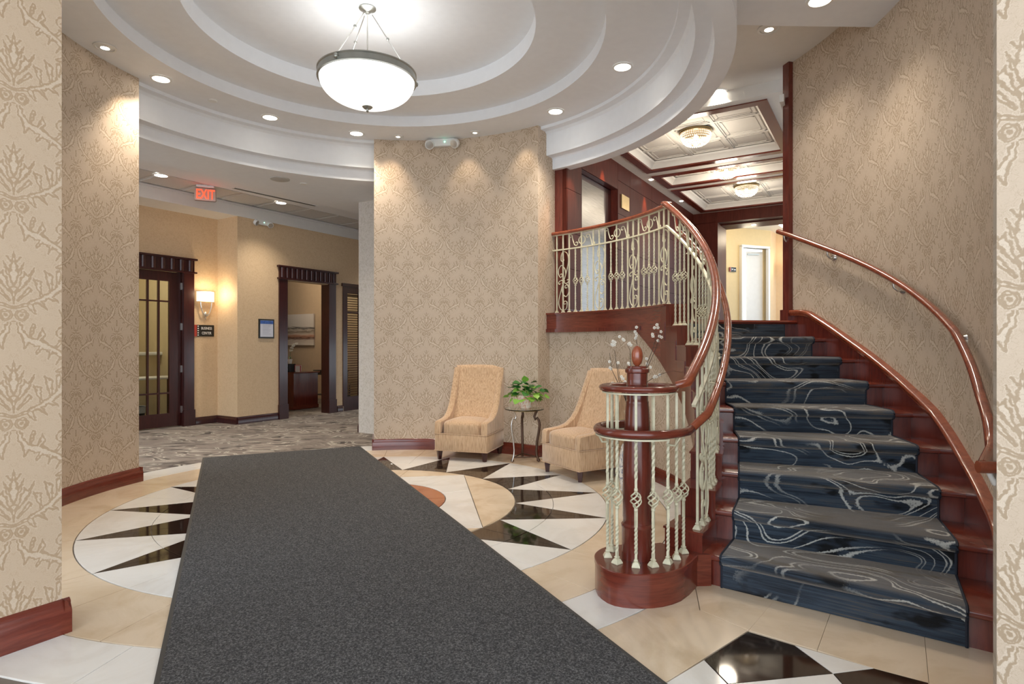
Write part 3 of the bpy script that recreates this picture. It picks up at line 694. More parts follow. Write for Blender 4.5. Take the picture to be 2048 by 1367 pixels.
MB().rbox((0, 0, .72), (.35, .8, .03), .008).build('table_top', BLACKM, cn); MB().box((0, 0, .67), (.31, .74, .08)).build('apron', BLACKM, cn, smooth=0)
for sx in (-.14, .14):
    for sy in (-.36, .36): MB().box((sx, sy, .35), (.03, .03, .7)).build('leg', BLACKM, cn, smooth=0)
MB().box((0, 0, .18), (.3, .74, .02)).build('shelf', BLACKM, cn, smooth=0)
orchid('orchid', uv(9.4, vc - .18, .735), 'tall white orchid standing on the black console table', 11, .62, .08)
slat_chair(9.0, -9.9, UVROT + 2.2, 'dark chair behind the sidelight window of the office')

# wall sconce
SHADE = NT('linen_shade', (.9, .82, .66), .8); SHADE.b.inputs['Emission Color'].default_value = (1, .86, .62, 1); SHADE.b.inputs['Emission Strength'].default_value = .42; SHADE = SHADE.m
def sconce(loc, rz, s, label):
    o = empty('wall_sconce', loc, rz, label, 'sconce')   # local x along the wall, y out of the wall
    mb = MB(); n = 14; rows = []
    for i in range(n + 1):
        a = pi * i / n; rows.append([(.15 * s * cos(a), .02 + .09 * s * sin(a), z) for z in (.0, .175 * s)])
    mb.grid(rows); mb.build('shade', SHADE, o)
    for z in (0, .175 * s): MB().tube([(.151 * s * cos(pi * i / n), .02 + .091 * s * sin(pi * i / n), z) for i in range(n + 1)], .004, 5).build('shade_trim', BRASS, o)
    for sx in (-1, 1):
        MB().tube([(sx * (.095 - .05 * (t / 8) ** 2) * s, .05 * s, (-.0 - .20 * t / 8) * s) for t in range(9)] + [(sx * .02 * s, .03, -.235 * s)], .008 * s + .002, 6).build('arm', CHROME, o)
    MB().ball((0, .02, -.20 * s), .035 * s, 10, 1.3).build('back_plate', CHROME, o); MB().ball((0, .03, -.265 * s), .014 * s, 8, 1.5).build('finial', CHROME, o)
    return o
# local y out of hallway wall = +EV direction
sconce(uv(5.80, W1, 2.02), UVROT - pi / 1 * 0 + pi, 1.0, 'chrome wall sconce with glowing oval linen shade beside the glazed door')
point('hallway_sconce_lamp', uv(5.80, W1 + .20, 2.16), 3.5, (1, .78, .50), .05)

# writing
TXTW = plain('sign_letter_white', (.85, .85, .82), .5, noise_amt=.01)
def text(body, size, loc, rot, mat, parent, align='CENTER', ext=.001, sx=1.0):
    cu = bpy.data.curves.new('lettering', 'FONT'); cu.body = body; cu.size = size; cu.extrude = ext; cu.align_x = align; cu.align_y = 'CENTER'
    cu.materials.append(mat); tmp = bpy.data.objects.new('tmp', cu); COL.objects.link(tmp); bpy.context.view_layer.update()
    me = bpy.data.meshes.new_from_object(tmp); bpy.data.objects.remove(tmp); bpy.data.curves.remove(cu)
    if not me.materials: me.materials.append(mat)
    o = bpy.data.objects.new('lettering', me); COL.objects.link(o); o.parent = parent; o.location = loc; o.rotation_euler = rot; o.scale = (sx, 1, 1)
    return o
SREDp = plain('sign_red', (.42, .05, .03), .45); SBLK = plain('sign_black', (.014, .013, .010), .35, noise_amt=.1)
def wall_sign(loc, rz, w_, h_, lines, label, ts=.055):
    o = empty('wall_sign', loc, rz, label, 'sign')         # x along wall, y out of wall (local)
    MB().prism([(-w_ / 2 + .03 * w_, 0), (w_ / 2, 0), (w_ / 2, .012), (-w_ / 2 + .03 * w_, .012)], -h_ / 2, h_ / 2).build('plate', SBLK, o, smooth=0)
    MB().box((w_ / 2 - .07 * w_, .008, 0), (.14 * w_, .014, h_)).build('red_edge', SREDp, o, smooth=0)
    for i in range(5): MB().box((w_ / 2 - .20 * w_, .014, h_ * (.38 - .19 * i)), (.05 * w_, .004, .05 * w_)).build('diamond', TXTW, o, smooth=0)
    if not lines:
        for k in (-1, 1): MB().rbox((-.10 * w_ + k * .035, .014, .004 * k), (.045, .003, .022), .006).build('illegible_lettering', PLASTW, o, smooth=0)  # blank pale marks added in place of illegible lettering
    for i, ln in enumerate(lines): text(ln, ts, (-.10 * w_, .016, h_ * (.2 - .42 * i) if len(lines) > 1 else 0), (pi / 2, 0, pi), TXTW, o, sx=.72)
    return o
def wv(px, v):
    s = (px - 1024) / 1200; return (s * EV[1] * v - EV[0] * v) / (EU[0] - s * EU[1])
u1 = wv(408, W1); wall_sign(uv(u1, W1, CAMH + 26 * (u1 * EU[1] + W1 * EV[1]) / 1200), UVROT + pi, .36, .19, ['BUSINESS', 'CENTER'], 'black and red Business Center sign below the hallway sconce', .062)
u2 = wv(532, W2); zc = CAMH + 30 * (u2 * EU[1] + W2 * EV[1]) / 1200
fr = empty('framed_notice', uv(u2, W2, zc), UVROT + pi, 'black framed notice with blue header on the hallway wall', 'frame')
MB().box((0, .01, 0), (.30, .02, .33)).build('frame', SBLK, fr, smooth=0); PAP = plain('notice_paper', (.66, .67, .74), .6, noise_amt=.02); BLU = plain('notice_blue', (.05, .12, .38), .5, noise_amt=.3, nscale=30)
MB().box((0, .021, 0), (.25, .004, .28)).build('paper', PAP, fr, smooth=0); MB().box((0, .0235, .11), (.25, .004, .055)).build('blue_header', BLU, fr, smooth=0)
GREYI = plain('grey_ink', (.35, .35, .4), .6)
for i in range(7): MB().box((.01 * (i % 3), .0235, .06 - i * .025), (.16 - .02 * (i % 3), .003, .004)).build('text_line', GREYI, fr, smooth=0)

# exit sign, hanging below the hallway tray
def atz(x, y, z): Y = 1200 * (z - CAMH) / (687 - y); return ((x - 1024) * Y / 1200, Y, z)
ex = empty('exit_sign', atz(411, 370, 3.645), 0.42, 'red lit exit sign hanging from the hallway ceiling', 'sign')
EXG = emis('exit_red', (1.0, .06, .02), 1.1); EXB = plain('exit_panel', (.50, .40, .33), .3, noise_amt=.05)
MB().rbox((0, 0, -.14), (.29, .03, .19), .02).build('panel', EXB, ex); MB().rbox((0, 0, -.02), (.24, .07, .04), .01).build('canopy', PLASTW, ex)
text('EXIT', .20, (0, -.019, -.145), (pi / 2, 0, 0), EXG, ex, ext=.003, sx=.60)
point('exit_glow', tuple(a + b for a, b in zip(ex.location, (0, -.10, -.4))), .35, (1, .1, .05), .05)

# emergency lights
LEDG = emis('green_led', (.2, 1, .6), 8)
def emergency(loc, rz, label, s=1.0, heads=(-1, 1)):
    o = empty('emergency_light', loc, rz, label, 'emergency light')   # y towards the room
    mb = MB(); mb.prism([(-.15 * s, 0), (.15 * s, 0), (.15 * s, -.05 * s), (-.15 * s, -.05 * s)], -.09 * s, 0); mb.build('body', PLASTW, o, smooth=0)
    for k in heads:
        c = MB(); c.lathe([(.02 * s, .05 * s), (.055 * s, .035 * s), (.06 * s, -.01 * s), (.052 * s, -.022 * s), (.0005, -.02 * s)], n=14)
        h = c.build('lamp_head', PLASTW, o); h.location = (k * .16 * s, -.07 * s, -.075 * s); h.rotation_euler = (radians(-55), radians(k * 35), 0)
        g = MB().lathe([(.046 * s, -.024 * s), (.0005, -.026 * s)], n=12, cap=False).build('lens', CHROME, h)
    MB().ball((.03 * s, -.052 * s, -.04 * s), .006 * s, 6).build('indicator', LEDG, o)
    return o
pp = atz(881, 273, 3.88); aa = degrees(atan2(pp[1] - CY, pp[0] - CX)); emergency(pol(2.475, aa, 3.885), radians(aa - 90), 'white twin head emergency light above the centre curved wall', 1.0)
u3 = wv(522, W2); emergency(uv(u3, W2 + .01, 3.43), UVROT + 0, 'white twin head emergency light high on the hallway wall', .85)
emergency(pol(3.93, 11.5, 3.72), radians(60), 'white emergency light head beside the tall wood trim at the stair top', .8, (1,))

# ---------------------------------------------------------------- recessed lights
def downlight(x, y, z, label, r=.075, gimbal=False, power=44, group=None, col=(1.0, .90, .77), em=None, sz=112):
    p = atz(x, y, z)
    o = empty('downlight', p, 0, label, 'downlight', group)
    MB().lathe([(r * 1.28, 0), (r * 1.26, -.006), (r, -.010), (r * .97, -.004), (r * .97, .0)], n=28, cap=False).build('trim_ring', PLASTW, o)
    if gimbal:
        MB().lathe([(r * .96, -.003), (r * .5, -.012), (r * .45, .0)], n=24, cap=False).build('gimbal', PLASTW, o)
        MB().lathe([(r * .45, -.010), (.0005, -.016)], n=20, cap=False).build('lamp', LAMP, o)
    else: MB().lathe([(r * .97, -.005), (.0005, -.007)], n=24, cap=False).build('lamp', LAMP, o)
    if power: spot('downlight_beam', (p[0], p[1], p[2] - .03), power, col, sz, .9, .06)
    return p
G1 = 'recessed lights in the rotunda soffit'
downlight(322, 157, 3.888, 'recessed light in the rotunda soffit nearest the left curved wall', group=G1)
downlight(540, 234, 3.888, 'recessed light in the rotunda soffit, between the left wall and the lamp bowl', group=G1)
downlight(713, 266, 3.888, 'recessed light in the rotunda soffit just left of the centre curved wall', group=G1)
downlight(1111, 222, 3.888, 'recessed light in the rotunda soffit just right of the centre curved wall', group=G1)
downlight(1245, 133, 3.888, 'recessed light in the rotunda soffit furthest right, beside the stepped ring', group=G1)
downlight(1437, 183, 4.048, 'recessed light in the flat ceiling before the coffered lobby', group='recessed lights over the stair')
downlight(1538, 57, 4.048, 'tilted recessed light in the ceiling above the stair', gimbal=True, power=24, group='recessed lights over the stair')
downlight(1640, 0, 3.798, 'recessed light at the top edge in the lowered ceiling box', power=24, group='recessed lights over the stair')
downlight(210, 94, 3.888, 'small tilted accent light in the soffit above the left curved wall', .07, True, 0)
downlight(796, 272, 3.888, 'small tilted accent light left of the emergency light', .05, True, 0)
downlight(950, 264, 3.888, 'small tilted accent light right of the emergency light', .05, True, 0)
downlight(322, 350, 3.634, 'recessed light in the hallway ceiling left of the exit sign', .08)
downlight(562, 405, 3.634, 'recessed light in the hallway ceiling beside the black linear vent', .08)
for u in (1.6, 9.6, 12.0): spot('hall_beam', uv(u, -8.2, 3.6), 44, NEU, 120, .9, .08)
# accent beams on walls
for ang, rr_, pw in ((195, 2.28, 9), (167, 2.28, 12), (97, 2.26, 9), (74, 2.26, 5), (56, 2.28, 5)):
    p = pol(rr_, ang, 3.86); q = pol(2.48, ang, 2.7); spot('wall_wash', p, pw, WARM, 70, .8, .03, tuple(b - a for a, b in zip(p, q)))
q = pol(3.05, 44, 3.6); spot('pier_side_wash', q, 14, (1, .55, .3), 60, .8, .03, tuple(b - a for a, b in zip(q, pol(2.7, 52, 2.2))))
for x, y, z, nm, lb in ((425, 201, 3.888, 'sprinkler_cover', 'flat round sprinkler cover in the soffit between two recessed lights'), (607, 367, 3.443, 'sprinkler_cover', 'small sprinkler cover beside the round ceiling speaker'),
                        (560, 358, 3.443, 'ceiling_speaker', 'round grey ceiling speaker in the hallway soffit')):
    r = .12 if 'speaker' in nm else .045; mb = MB().lathe([(r, .004), (r, -.006), (r * .9, -.010), (.0005, -.011)], n=24, cap=False)
    mb.build(nm, plain('speaker_grille', (.48, .47, .45), .6) if 'speaker' in nm else PLASTW, loc=atz(x, y, z), label=lb, cat='speaker' if 'speaker' in nm else 'sprinkler')
a, b = atz(470, 375.5, 3.632), atz(631, 411, 3.632); mb = MB(); dx, dy = b[0] - a[0], b[1] - a[1]; L = hypot(dx, dy)
vn = empty('linear_vent', ((a[0] + b[0]) / 2, (a[1] + b[1]) / 2, 3.63), atan2(dy, dx), 'long black linear air slot in the hallway ceiling', 'vent')
MB().box((0, 0, 0), (L, .07, .006)).build('slot', BLACKM, vn, smooth=0); MB().box((0, .04, -.002), (L + .04, .012, .01)).build('flange', PLASTW, vn, smooth=0); MB().box((0, -.04, -.002), (L + .04, .012, .01)).build('flange', PLASTW, vn, smooth=0)

# ---------------------------------------------------------------- pendant bowl lamp
pn = empty('pendant_lamp', (CX, CY, 4.17), 0, 'large alabaster glass bowl pendant hanging from the domed ceiling', 'pendant lamp')
bowl = [(.395 * sin(a), -.615 - .215 * cos(a) + .0) for a in [radians(90 * i / 14) for i in range(15)]]
MB().lathe([(max(r, .001), z) for r, z in bowl], n=56, cap=False).build('bowl', ALAB, pn)
MB().lathe([(.40, -.620), (.412, -.618), (.412, -.612), (.405, -.606), (.405, -.566), (.412, -.560), (.412, -.552), (.398, -.552), (.396, -.62)], n=64, cap=False).build('rim_band', NICKEL, pn)
MB().lathe([(.001, -.835), (.045, -.838), (.03, -.852), (.012, -.858), (.008, -.868), (.012, -.874), (.002, -.885)], n=18).build('finial', NICKEL, pn)
MB().lathe([(.001, 0), (.072, -.002), (.072, -.010), (.05, -.022), (.03, -.030), (.02, -.045), (.001, -.05)], n=24).build('canopy', NICKEL, pn)
MB().tube([(0, 0, -.04), (0, 0, -.60)], .006, 8).build('centre_rod', CHROME, pn)
for a in (20, 140, 248):
    c, s_ = cos(radians(a)), sin(radians(a)); MB().tube([(.04 * c, .04 * s_, -.05), (.40 * c, .40 * s_, -.56)], .005, 6).build('rod', CHROME, pn)
    MB().ball((.17 * c, .17 * s_, -.235), .014, 8).build('knuckle', NICKEL, pn); MB().ball((.412 * c, .412 * s_, -.586), .022, 10).build('rosette', NICKEL, pn)
point('pendant_bulb', (CX, CY, 3.66), 4, (1, .98, .95), .30)

# ---------------------------------------------------------------- staircase
RR = CAMH / 7.72
def TH(n): return -37.6 + 5.8 * (n - 1)
def Ro(t): return 4.075 - .0041 * (t + 14.3)
def Ri(t): return 2.84 - .0022 * (t + 22)
def nose(t): return RR + RR / 5.8 * (t + 37.6)
st = empty('staircase', pol(3.4, -10, 0), 0, 'curved mahogany staircase rising to the elevator lobby', 'staircase')
def S(mb):
    ox, oy, _ = st.location; mb.v = [(x - ox, y - oy, z) for x, y, z in mb.v]; return mb
def dth(m, r=3.5): return degrees(m / r)
for n in range(1, 9):
    z = n * RR; a = TH(n); b = TH(n + 1) + 1.0 if n < 8 else TH(9) + .9
    prof = [(b, z), (b, z - .03), (a + dth(.012), z - .034), (a + dth(.002), z - .028), (a, z - .017), (a + dth(.002), z - .006), (a + dth(.012), z)]
    S(MB().rad_extrude(prof, lambda t: Ri(t) - (.15 if n == 1 else .005), lambda t: Ro(t) + .004, 4)).build('tread', MAHOGH, st)
prof = [(TH(9) + 4, 9 * RR), (TH(9) + 4, 9 * RR - .03), (TH(9) + dth(.012), 9 * RR - .034), (TH(9), 9 * RR - .017), (TH(9) + dth(.012), 9 * RR)]
S(MB().rad_extrude(prof, lambda t: Ri(t) - .01, lambda t: Ro(t) + .004, 4)).build('landing_nosing', MAHOGH, st)
for n in range(1, 10):
    a = TH(n) + dth(.028); prof = [(a, (n - 1) * RR), (a + .35, (n - 1) * RR), (a + .35, n * RR - .031), (a, n * RR - .031)]
    S(MB().rad_extrude(prof, lambda t: Ri(t) - (.15 if n == 1 else .004), lambda t: Ro(t) + .003, 4)).build('riser', MAHOG, st)
def low(t): return max(0.0, nose(t) - .47)
for n in range(1, 9):
    a = TH(n) - .15; b = TH(n + 1) - .15; top = n * RR + .10
    mb = MB(); mb.sector(2.66, lambda t: Ri(t) + .004, a, b, low, top, 1.5)
    S(mb).build('curb_block', MAHOG, st, smooth=30)
    mb = MB(); mb.sector(2.652, lambda t: Ri(t) + .010, a - .12, b, top, top + .012, 1.5); S(mb).build('curb_cap', MAHOGH, st, smooth=30)
mb = MB(); mb.sector(2.66, 2.86, TH(9) - .15, 11.2, low, 9 * RR + .13, 2); S(mb).build('curb_block', MAHOG, st, smooth=30)
mb = MB(); mb.sector(2.66, 2.86, 11.2, 53, lambda t: min(9 * RR - .07, max(low(t), low(11.2))) if t < 22 else 9 * RR - .07, 9 * RR + .13, 2); S(mb).build('landing_fascia', MAHOGH, st, smooth=30)
mb = MB(); mb.sector(2.645, 2.67, 19.5, 53, 9 * RR - .085, 9 * RR - .045, 2); S(mb).build('fascia_moulding', MAHOG, st, smooth=30)
mb = MB(); mb.sector(2.645, 2.87, 9.0, 53, 9 * RR + .125, 9 * RR + .145, 2); S(mb).build('curb_cap', MAHOGH, st, smooth=30)
for n in range(1, 9):   # raised stepped panel line on the outer string
    z = n * RR - .02; a = TH(n) + .6
    if low(a) < z - .1: mb = MB(); mb.sector(2.653, 2.662, a, TH(n + 1) + .6, z - .012, z, 2); mb.sector(2.653, 2.662, TH(n + 1) + .4, TH(n + 1) + .6, z, z + RR, 1); S(mb).build('panel_bead', MAHOGH, st, smooth=30)
# skirt board against the wall with moulded cap
def capz(t):
    pts = [(-45, .0), (-40.4, .02), (-39.3, .20), (-38.5, .37), (-35.5, .508), (-31.5, .56), (-25.2, .70), (-18.8, .90), (-13.8, 1.02), (-8.7, 1.158), (-2, 1.348), (3.9, 1.535), (6.9, 1.63), (8.1, 1.64), (11, 1.645)]
    for (a, x), (b, y) in zip(pts, pts[1:]):
        if t <= b: return x + (y - x) * max(0, (t - a)) / (b - a)
    return 1.645
mb = MB(); mb.sector(lambda t: Ro(t) - .004, lambda t: Ro(t) + .03, -41.5, 10.4, lambda t: max(0, nose(t) - .3), capz, 1.0); S(mb).build('skirt_board', MAHOG, st, smooth=30)
rows = []
for i in range(54):
    t = -41.5 + 51.9 * i / 53; R = Ro(t) + .025; z = capz(t)
    rows.append([pol(R + p, t, z + q) for p, q in ((0, -.045), (-.04, -.045), (-.044, -.03), (-.052, -.022), (-.056, -.006), (-.05, .006), (-.03, .012), (0, .012))])
mb = MB(); mb.grid(rows); mb.add(rows[-1], [tuple(range(8))]); S(mb).build('skirt_cap', RAILW, st, smooth=50)
# curtail step with newel
out = [flr(x, y) for x, y in ((1404, 1163.5), (1372, 1198.6), (1337, 1212.6), (1295, 1217.7), (1255, 1217), (1220, 1210), (1196.8, 1194), (1189.8, 1180))]
out += [(.452, 3.30), (.475, 3.36), (.51, 3.41), (.57, 3.455), (.65, 3.47), (.75, 3.46), (.87, 3.50), pol(2.70, TH(1) + .15)[:2], pol(2.93, TH(1) + .15)[:2]]
def smooth_poly(p, keep=()):
    o = []
    for i in range(len(p)):
        a, b = p[i], p[(i + 1) % len(p)]; o += [a] if i >= 13 else [lerp(a, b, .25), lerp(a, b, .75)]
    return o
sp = smooth_poly(out); cxx = sum(p[0] for p in sp) / len(sp); cyy = sum(p[1] for p in sp) / len(sp)
ins = lambda k: [(cxx + (x - cxx) * k, cyy + (y - cyy) * k) for x, y in sp]
S(MB().prism(ins(.985), 0, RR - .028)).build('curtail_base', MAHOGH, st, smooth=30)
S(MB().prism(sp, RR - .030, RR, .006)).build('curtail_top', MAHOGH, st, smooth=30)

# newel post
NX, NY = .68, 3.26
nw = empty('newel_post', (NX, NY, RR), 0, 'turned mahogany newel column with egg finial on the curtail step', 'newel post')
MB().lathe([(.083, 0), (.083, .165), (.086, .170), (.086, .180), (.078, .190)], n=32).build('base_drum', MAHOG, nw)
MB().lathe([(.077, .190), (.076, .215), (.078, .218), (.0775, .50), (.072, .66), (.064, .80), (.061, .835), (.062, .842), (.058, .85), (.057, .93), (.060, .934), (.056, .94), (.055, .965)], n=32).build('column', MAHOG, nw)
MB().lathe([(.055, .965), (.056, .998), (.064, 1.002), (.066, 1.012), (.064, 1.022), (.056, 1.026), (.053, 1.036), (.02, 1.038)], n=32).build('capital', MAHOG, nw)
MB().lathe([(.010, 1.034), (.013, 1.042)] + [(.0305 * sqrt(max(0, 1 - ((k - 5.6) / 6.5) ** 2)) + .0005, 1.042 + .106 * k / 12) for k in range(13)], n=28).build('finial', RAILW, nw)

# stair runner carpet
prof = []; s = 0
def addp(t, z):
    global s
    if prof: s += hypot(radians(t - prof[-1][0]) * 3.5, z - prof[-1][1])
    prof.append((t, z, s))
for n in range(1, 10):
    a = TH(n); z = n * RR; rt = a + dth(.028) - dth(.012)
    addp(rt, (n - 1) * RR + (.012 if n > 1 else .002))
    if n == 9: addp(rt, z - .036); break
    addp(rt, z - .050); addp(a - dth(.006), z - .040); addp(a - dth(.018), z - .022); addp(a - dth(.017), z - .004); addp(a - dth(.006), z + .009); addp(a + dth(.016), z + .013)
    addp(TH(n + 1) + dth(.006), z + .012)
rows = []; NR = 12
def cr0(t): return Ri(t) + .105
def cr1(t): return Ro(t) - .125
for t, z, q in prof: rows.append([pol(cr0(t) + (cr1(t) - cr0(t)) * k / NR, t, z) for k in range(NR + 1)])
mb = MB(); mb.grid(rows)
me = mb.mesh('runner_pile', RUNNER, 50); l = me.uv_layers.new(name='UVMap')
for lp in me.loops:
    vi = lp.vertex_index; i, k = divmod(vi, NR + 1); l.data[lp.index].uv = (k * (1.05 / NR), prof[i][2])
rn = empty('stair_runner', pol(3.4, -12, .5), 0, 'dark blue and charcoal stair runner with white contour lines', 'carpet')
o = inst('pile', me, rn, tuple(-c for c in rn.location))
EDGE = plain('runner_binding', (.012, .016, .028), .8)
for f in (cr0, cr1): MB().tube([tuple(a - b for a, b in zip(pol(f(t), t, z - .002), rn.location)) for t, z, q in prof], .007, 5).build('binding', EDGE, rn)

# under-stair wall, stair wall
mb = MB(); mb.sector(2.72, 2.84, -37, 52.2, 0, lambda t: min(9 * RR - .06, max(.03, nose(t) - .25)), 2); mb.build('wall_under_stair', PAPER, kind='structure', uvf=cyl_uv(20, 2.72, .2))
baseboard('b', 2.72, -37, 52).build('baseboard_under_stair', MAHOGH, kind='structure')
mb = MB(); mb.sector(lambda t: Ro(t) + .025, lambda t: Ro(t) + .22, -52, 10.4, 0, 4.055, 1.5); mb.build('wall_stair', PAPER, kind='structure', uvf=cyl_uv(-15, 4.1, .1))
mb = MB(); R = Ro(10.4); mb.box(pol(R + .06, 10.9, (1.55 + 4.05) / 2), (.16, .09, 4.05 - 1.55), radians(10.9)); mb.box(pol(R + .06, 10.9, 1.60), (.20, .12, .12), radians(10.9))
mb.build('trim_3', MAHOG, kind='structure', smooth=0)
# landing and lobby floor
mb = MB(); mb.sector(2.84, 4.1, TH(9) + 1.2, 53, 9 * RR - .2, 9 * RR - .004, 3); mb.sector(4.1, 5.4, 16, 60, 9 * RR - .2, 9 * RR - .004, 3); mb.build('floor', HALLC, kind='structure', smooth=0, label='landing floor at the top of the stair')
mb = MB(); uvbox(mb, 7.6, 17, -3.4, 1.5, 9 * RR - .2, 9 * RR - .006); mb.build('floor', HALLC, kind='structure', smooth=0, label='elevator lobby floor')

# ---------------------------------------------------------------- balustrade
bz = empty('stair_balustrade', pol(2.79, -10, 1.0), 0, 'cream wrought iron stair balustrade with scrolls, baskets and mahogany handrails', 'balustrade')
BO = tuple(bz.location)
def Bt(mb): mb.v = [(x - BO[0], y - BO[1], z - BO[2]) for x, y, z in mb.v]; return mb
def Ru(t): return Ri(t) - .040
def railz(t): return 2.655 if t > 12.3 else 1.108 + .0293 * (t + 40.6)
SEC = [(.026 * cos(2 * pi * k / 12), .020 * sin(2 * pi * k / 12) + (.004 if sin(2 * pi * k / 12) > 0 else 0)) for k in range(12)]
SECS = [(-.024, -.018), (.024, -.018), (.024, -.010), (.029, -.004), (.029, .006), (.024, .016), (.012, .022), (-.012, .022), (-.024, .016), (-.029, .006), (-.029, -.004), (-.024, -.010)]
path = [pol(2.79, t, 2.655) for t in range(55, 12, -2)] + [pol(Ru(12.8), 12.6, 2.655)]
t = 11.8
while t > -40.4: path.append(pol(Ru(t), t, railz(t))); t -= 1.3
path.append((.893, 3.262, 1.102))
Bt(MB().tube(path, 0, sec=SECS)).build('handrail', RAILW, bz, smooth=60, label='upper mahogany handrail')
ringu = [(.69 + .185 * cos(2 * pi * k / 40), 3.27 + .185 * sin(2 * pi * k / 40), 1.092) for k in range(40)]
Bt(MB().tube(ringu, 0, sec=[(p, q * .75) for p, q in SECS], closed=True)).build('newel_ring', MAHOGH, bz, smooth=60)
# lower grab rail
def lowz(t): return .892 + .0300 * (t + 39.6)
def Rl(t): return Ri(t) + .035
path = []
t = 9.0
while t > -38.6: path.append(pol(Rl(t), t, lowz(t))); t -= 1.3
path += [(.975, 3.262, .868)]
Bt(MB().tube(path, .0235, 12)).build('grab_rail', RAILW, bz, smooth=60, label='lower round mahogany grab rail')
path = [(.975, 3.262, .868), (.93, 3.175, .866), (.86, 3.11, .866), (.78, 3.066, .865), (.69, 3.052, .865)] + [(.69 + .222 * cos(a), 3.27 + .222 * sin(a), .865) for a in [radians(-100 - 10 * k) for k in range(19)]]
Bt(MB().tube(path, .0235, 12)).build('grab_rail', MAHOGH, bz, smooth=60)
# metal channels under the rails
CH = [(-.012, -.004), (.012, -.004), (.012, .004), (-.012, .004)]
path = [pol(2.79, t, 2.632) for t in range(54, 12, -2)] + [pol(Ru(12.5), 12.5, 2.628)]; t = 11.5
while t > -40: path.append(pol(Ru(t), t, railz(t) - .026)); t -= 1.5
Bt(MB().tube(path, 0, sec=CH)).build('top_channel', CREAM, bz, smooth=0)
CH = [(-.012, -.008), (.012, -.008), (.012, .008), (-.012, .008)]
path = [pol(2.79, t, 2.455) for t in range(54, 12, -2)]; t = 11.5
while t > -39.3: path.append(pol(Ru(t), t, railz(t) - .20)); t -= 1.5
Bt(MB().tube(path, 0, sec=CH)).build('middle_channel', CREAM, bz, smooth=0)
CH = [(-.012, -.004), (.012, -.004), (.012, .004), (-.012, .004)]
Bt(MB().tube([(x, y, 1.068) for x, y, z in ringu], 0, sec=CH, closed=True)).build('ring_channel', CREAM, bz, smooth=0)
Bt(MB().tube([(x, y, z - .028) for x, y, z in path[:0]] + [(.69 + .222 * cos(a), 3.27 + .222 * sin(a), .838) for a in [radians(-60 - 10 * k) for k in range(22)]], 0, sec=CH)).build('ring_channel', CREAM, bz, smooth=0)
SQR = [(-.0065, -.0065), (.0065, -.0065), (.0065, .0065), (-.0065, .0065)]
def bar_mesh(mb, x, y, z0, z1, twists, rot, h=.0065):
    n = 4; zs = [z0]; tw = [0.0]
    for a, b, turns in twists:
        k = max(4, int(turns * 12)); a += z0; b += z0
        if b > z1: continue
        zs.append(a); tw.append(tw[-1])
        base = tw[-1]
        for i in range(1, k + 1): zs.append(a + (b - a) * i / k); tw.append(base + 2 * pi * turns * i / k)
    zs.append(z1); tw.append(tw[-1]); vs = []
    for z, w_ in zip(zs, tw):
        for p, q in ((-h, -h), (h, -h), (h, h), (-h, h)):
            c, s_ = cos(w_ + rot), sin(w_ + rot); vs.append((x + p * c - q * s_, y + p * s_ + q * c, z))
    fs = []
    for i in range(len(zs) - 1):
        for k in range(4): j = (k + 1) % 4; fs.append((i*4+k, i*4+j, i*4+4+j, i*4+4+k))
    mb.add(vs, fs)
me_basket = MB()
for q in range(4):
    me_basket.tube([((.0035 + .025 * sin(pi * i / 10) ** .8) * cos(q * pi / 2 + 1.35 * pi * i / 10), (.0035 + .025 * sin(pi * i / 10) ** .8) * sin(q * pi / 2 + 1.35 * pi * i / 10), -.042 + .084 * i / 10) for i in range(11)], .0042, 5, up=None)
for z in (-.052, .052): me_basket.rbox((0, 0, z), (.019, .019, .016), .003)
me_basket = me_basket.mesh('basket', CREAM, 50)
mbs = MB(); mbs.lathe([(.030, 0), (.030, .006), (.018, .024), (.012, .026), (.012, .030), (.016, .033), (.010, .040)], n=4)
for i, v_ in enumerate(mbs.v): c, s_ = cos(pi / 4), sin(pi / 4); mbs.v[i] = (v_[0] * c - v_[1] * s_, v_[0] * s_ + v_[1] * c, v_[2])
me_shoe = mbs.mesh('shoe', CREAM, 0)
def baluster(x, y, z0, z1, rot, kind, bh=.43):
    mb = MB()
    if kind == 'b':
        bar_mesh(mb, x, y, z0, z0 + bh - .05, [(.06, bh - .14, 1.6)], rot)
        up0 = bh + .05; top = z1 - z0
        bar_mesh(mb, x, y, z0 + bh + .05, z1, [(.05, min(.27, top - up0 - .03), 1.5)], rot)
    else: bar_mesh(mb, x, y, z0, z1, [], rot)
    o = Bt(mb).build('baluster', CREAM, bz, smooth=30)
    loc = lambda z: (x - BO[0], y - BO[1], z - BO[2])
    if kind == 'b': inst('basket', me_basket, o, loc(z0 + bh), rot)
    inst('shoe', me_shoe, o, loc(z0 - .002), rot)
    return o
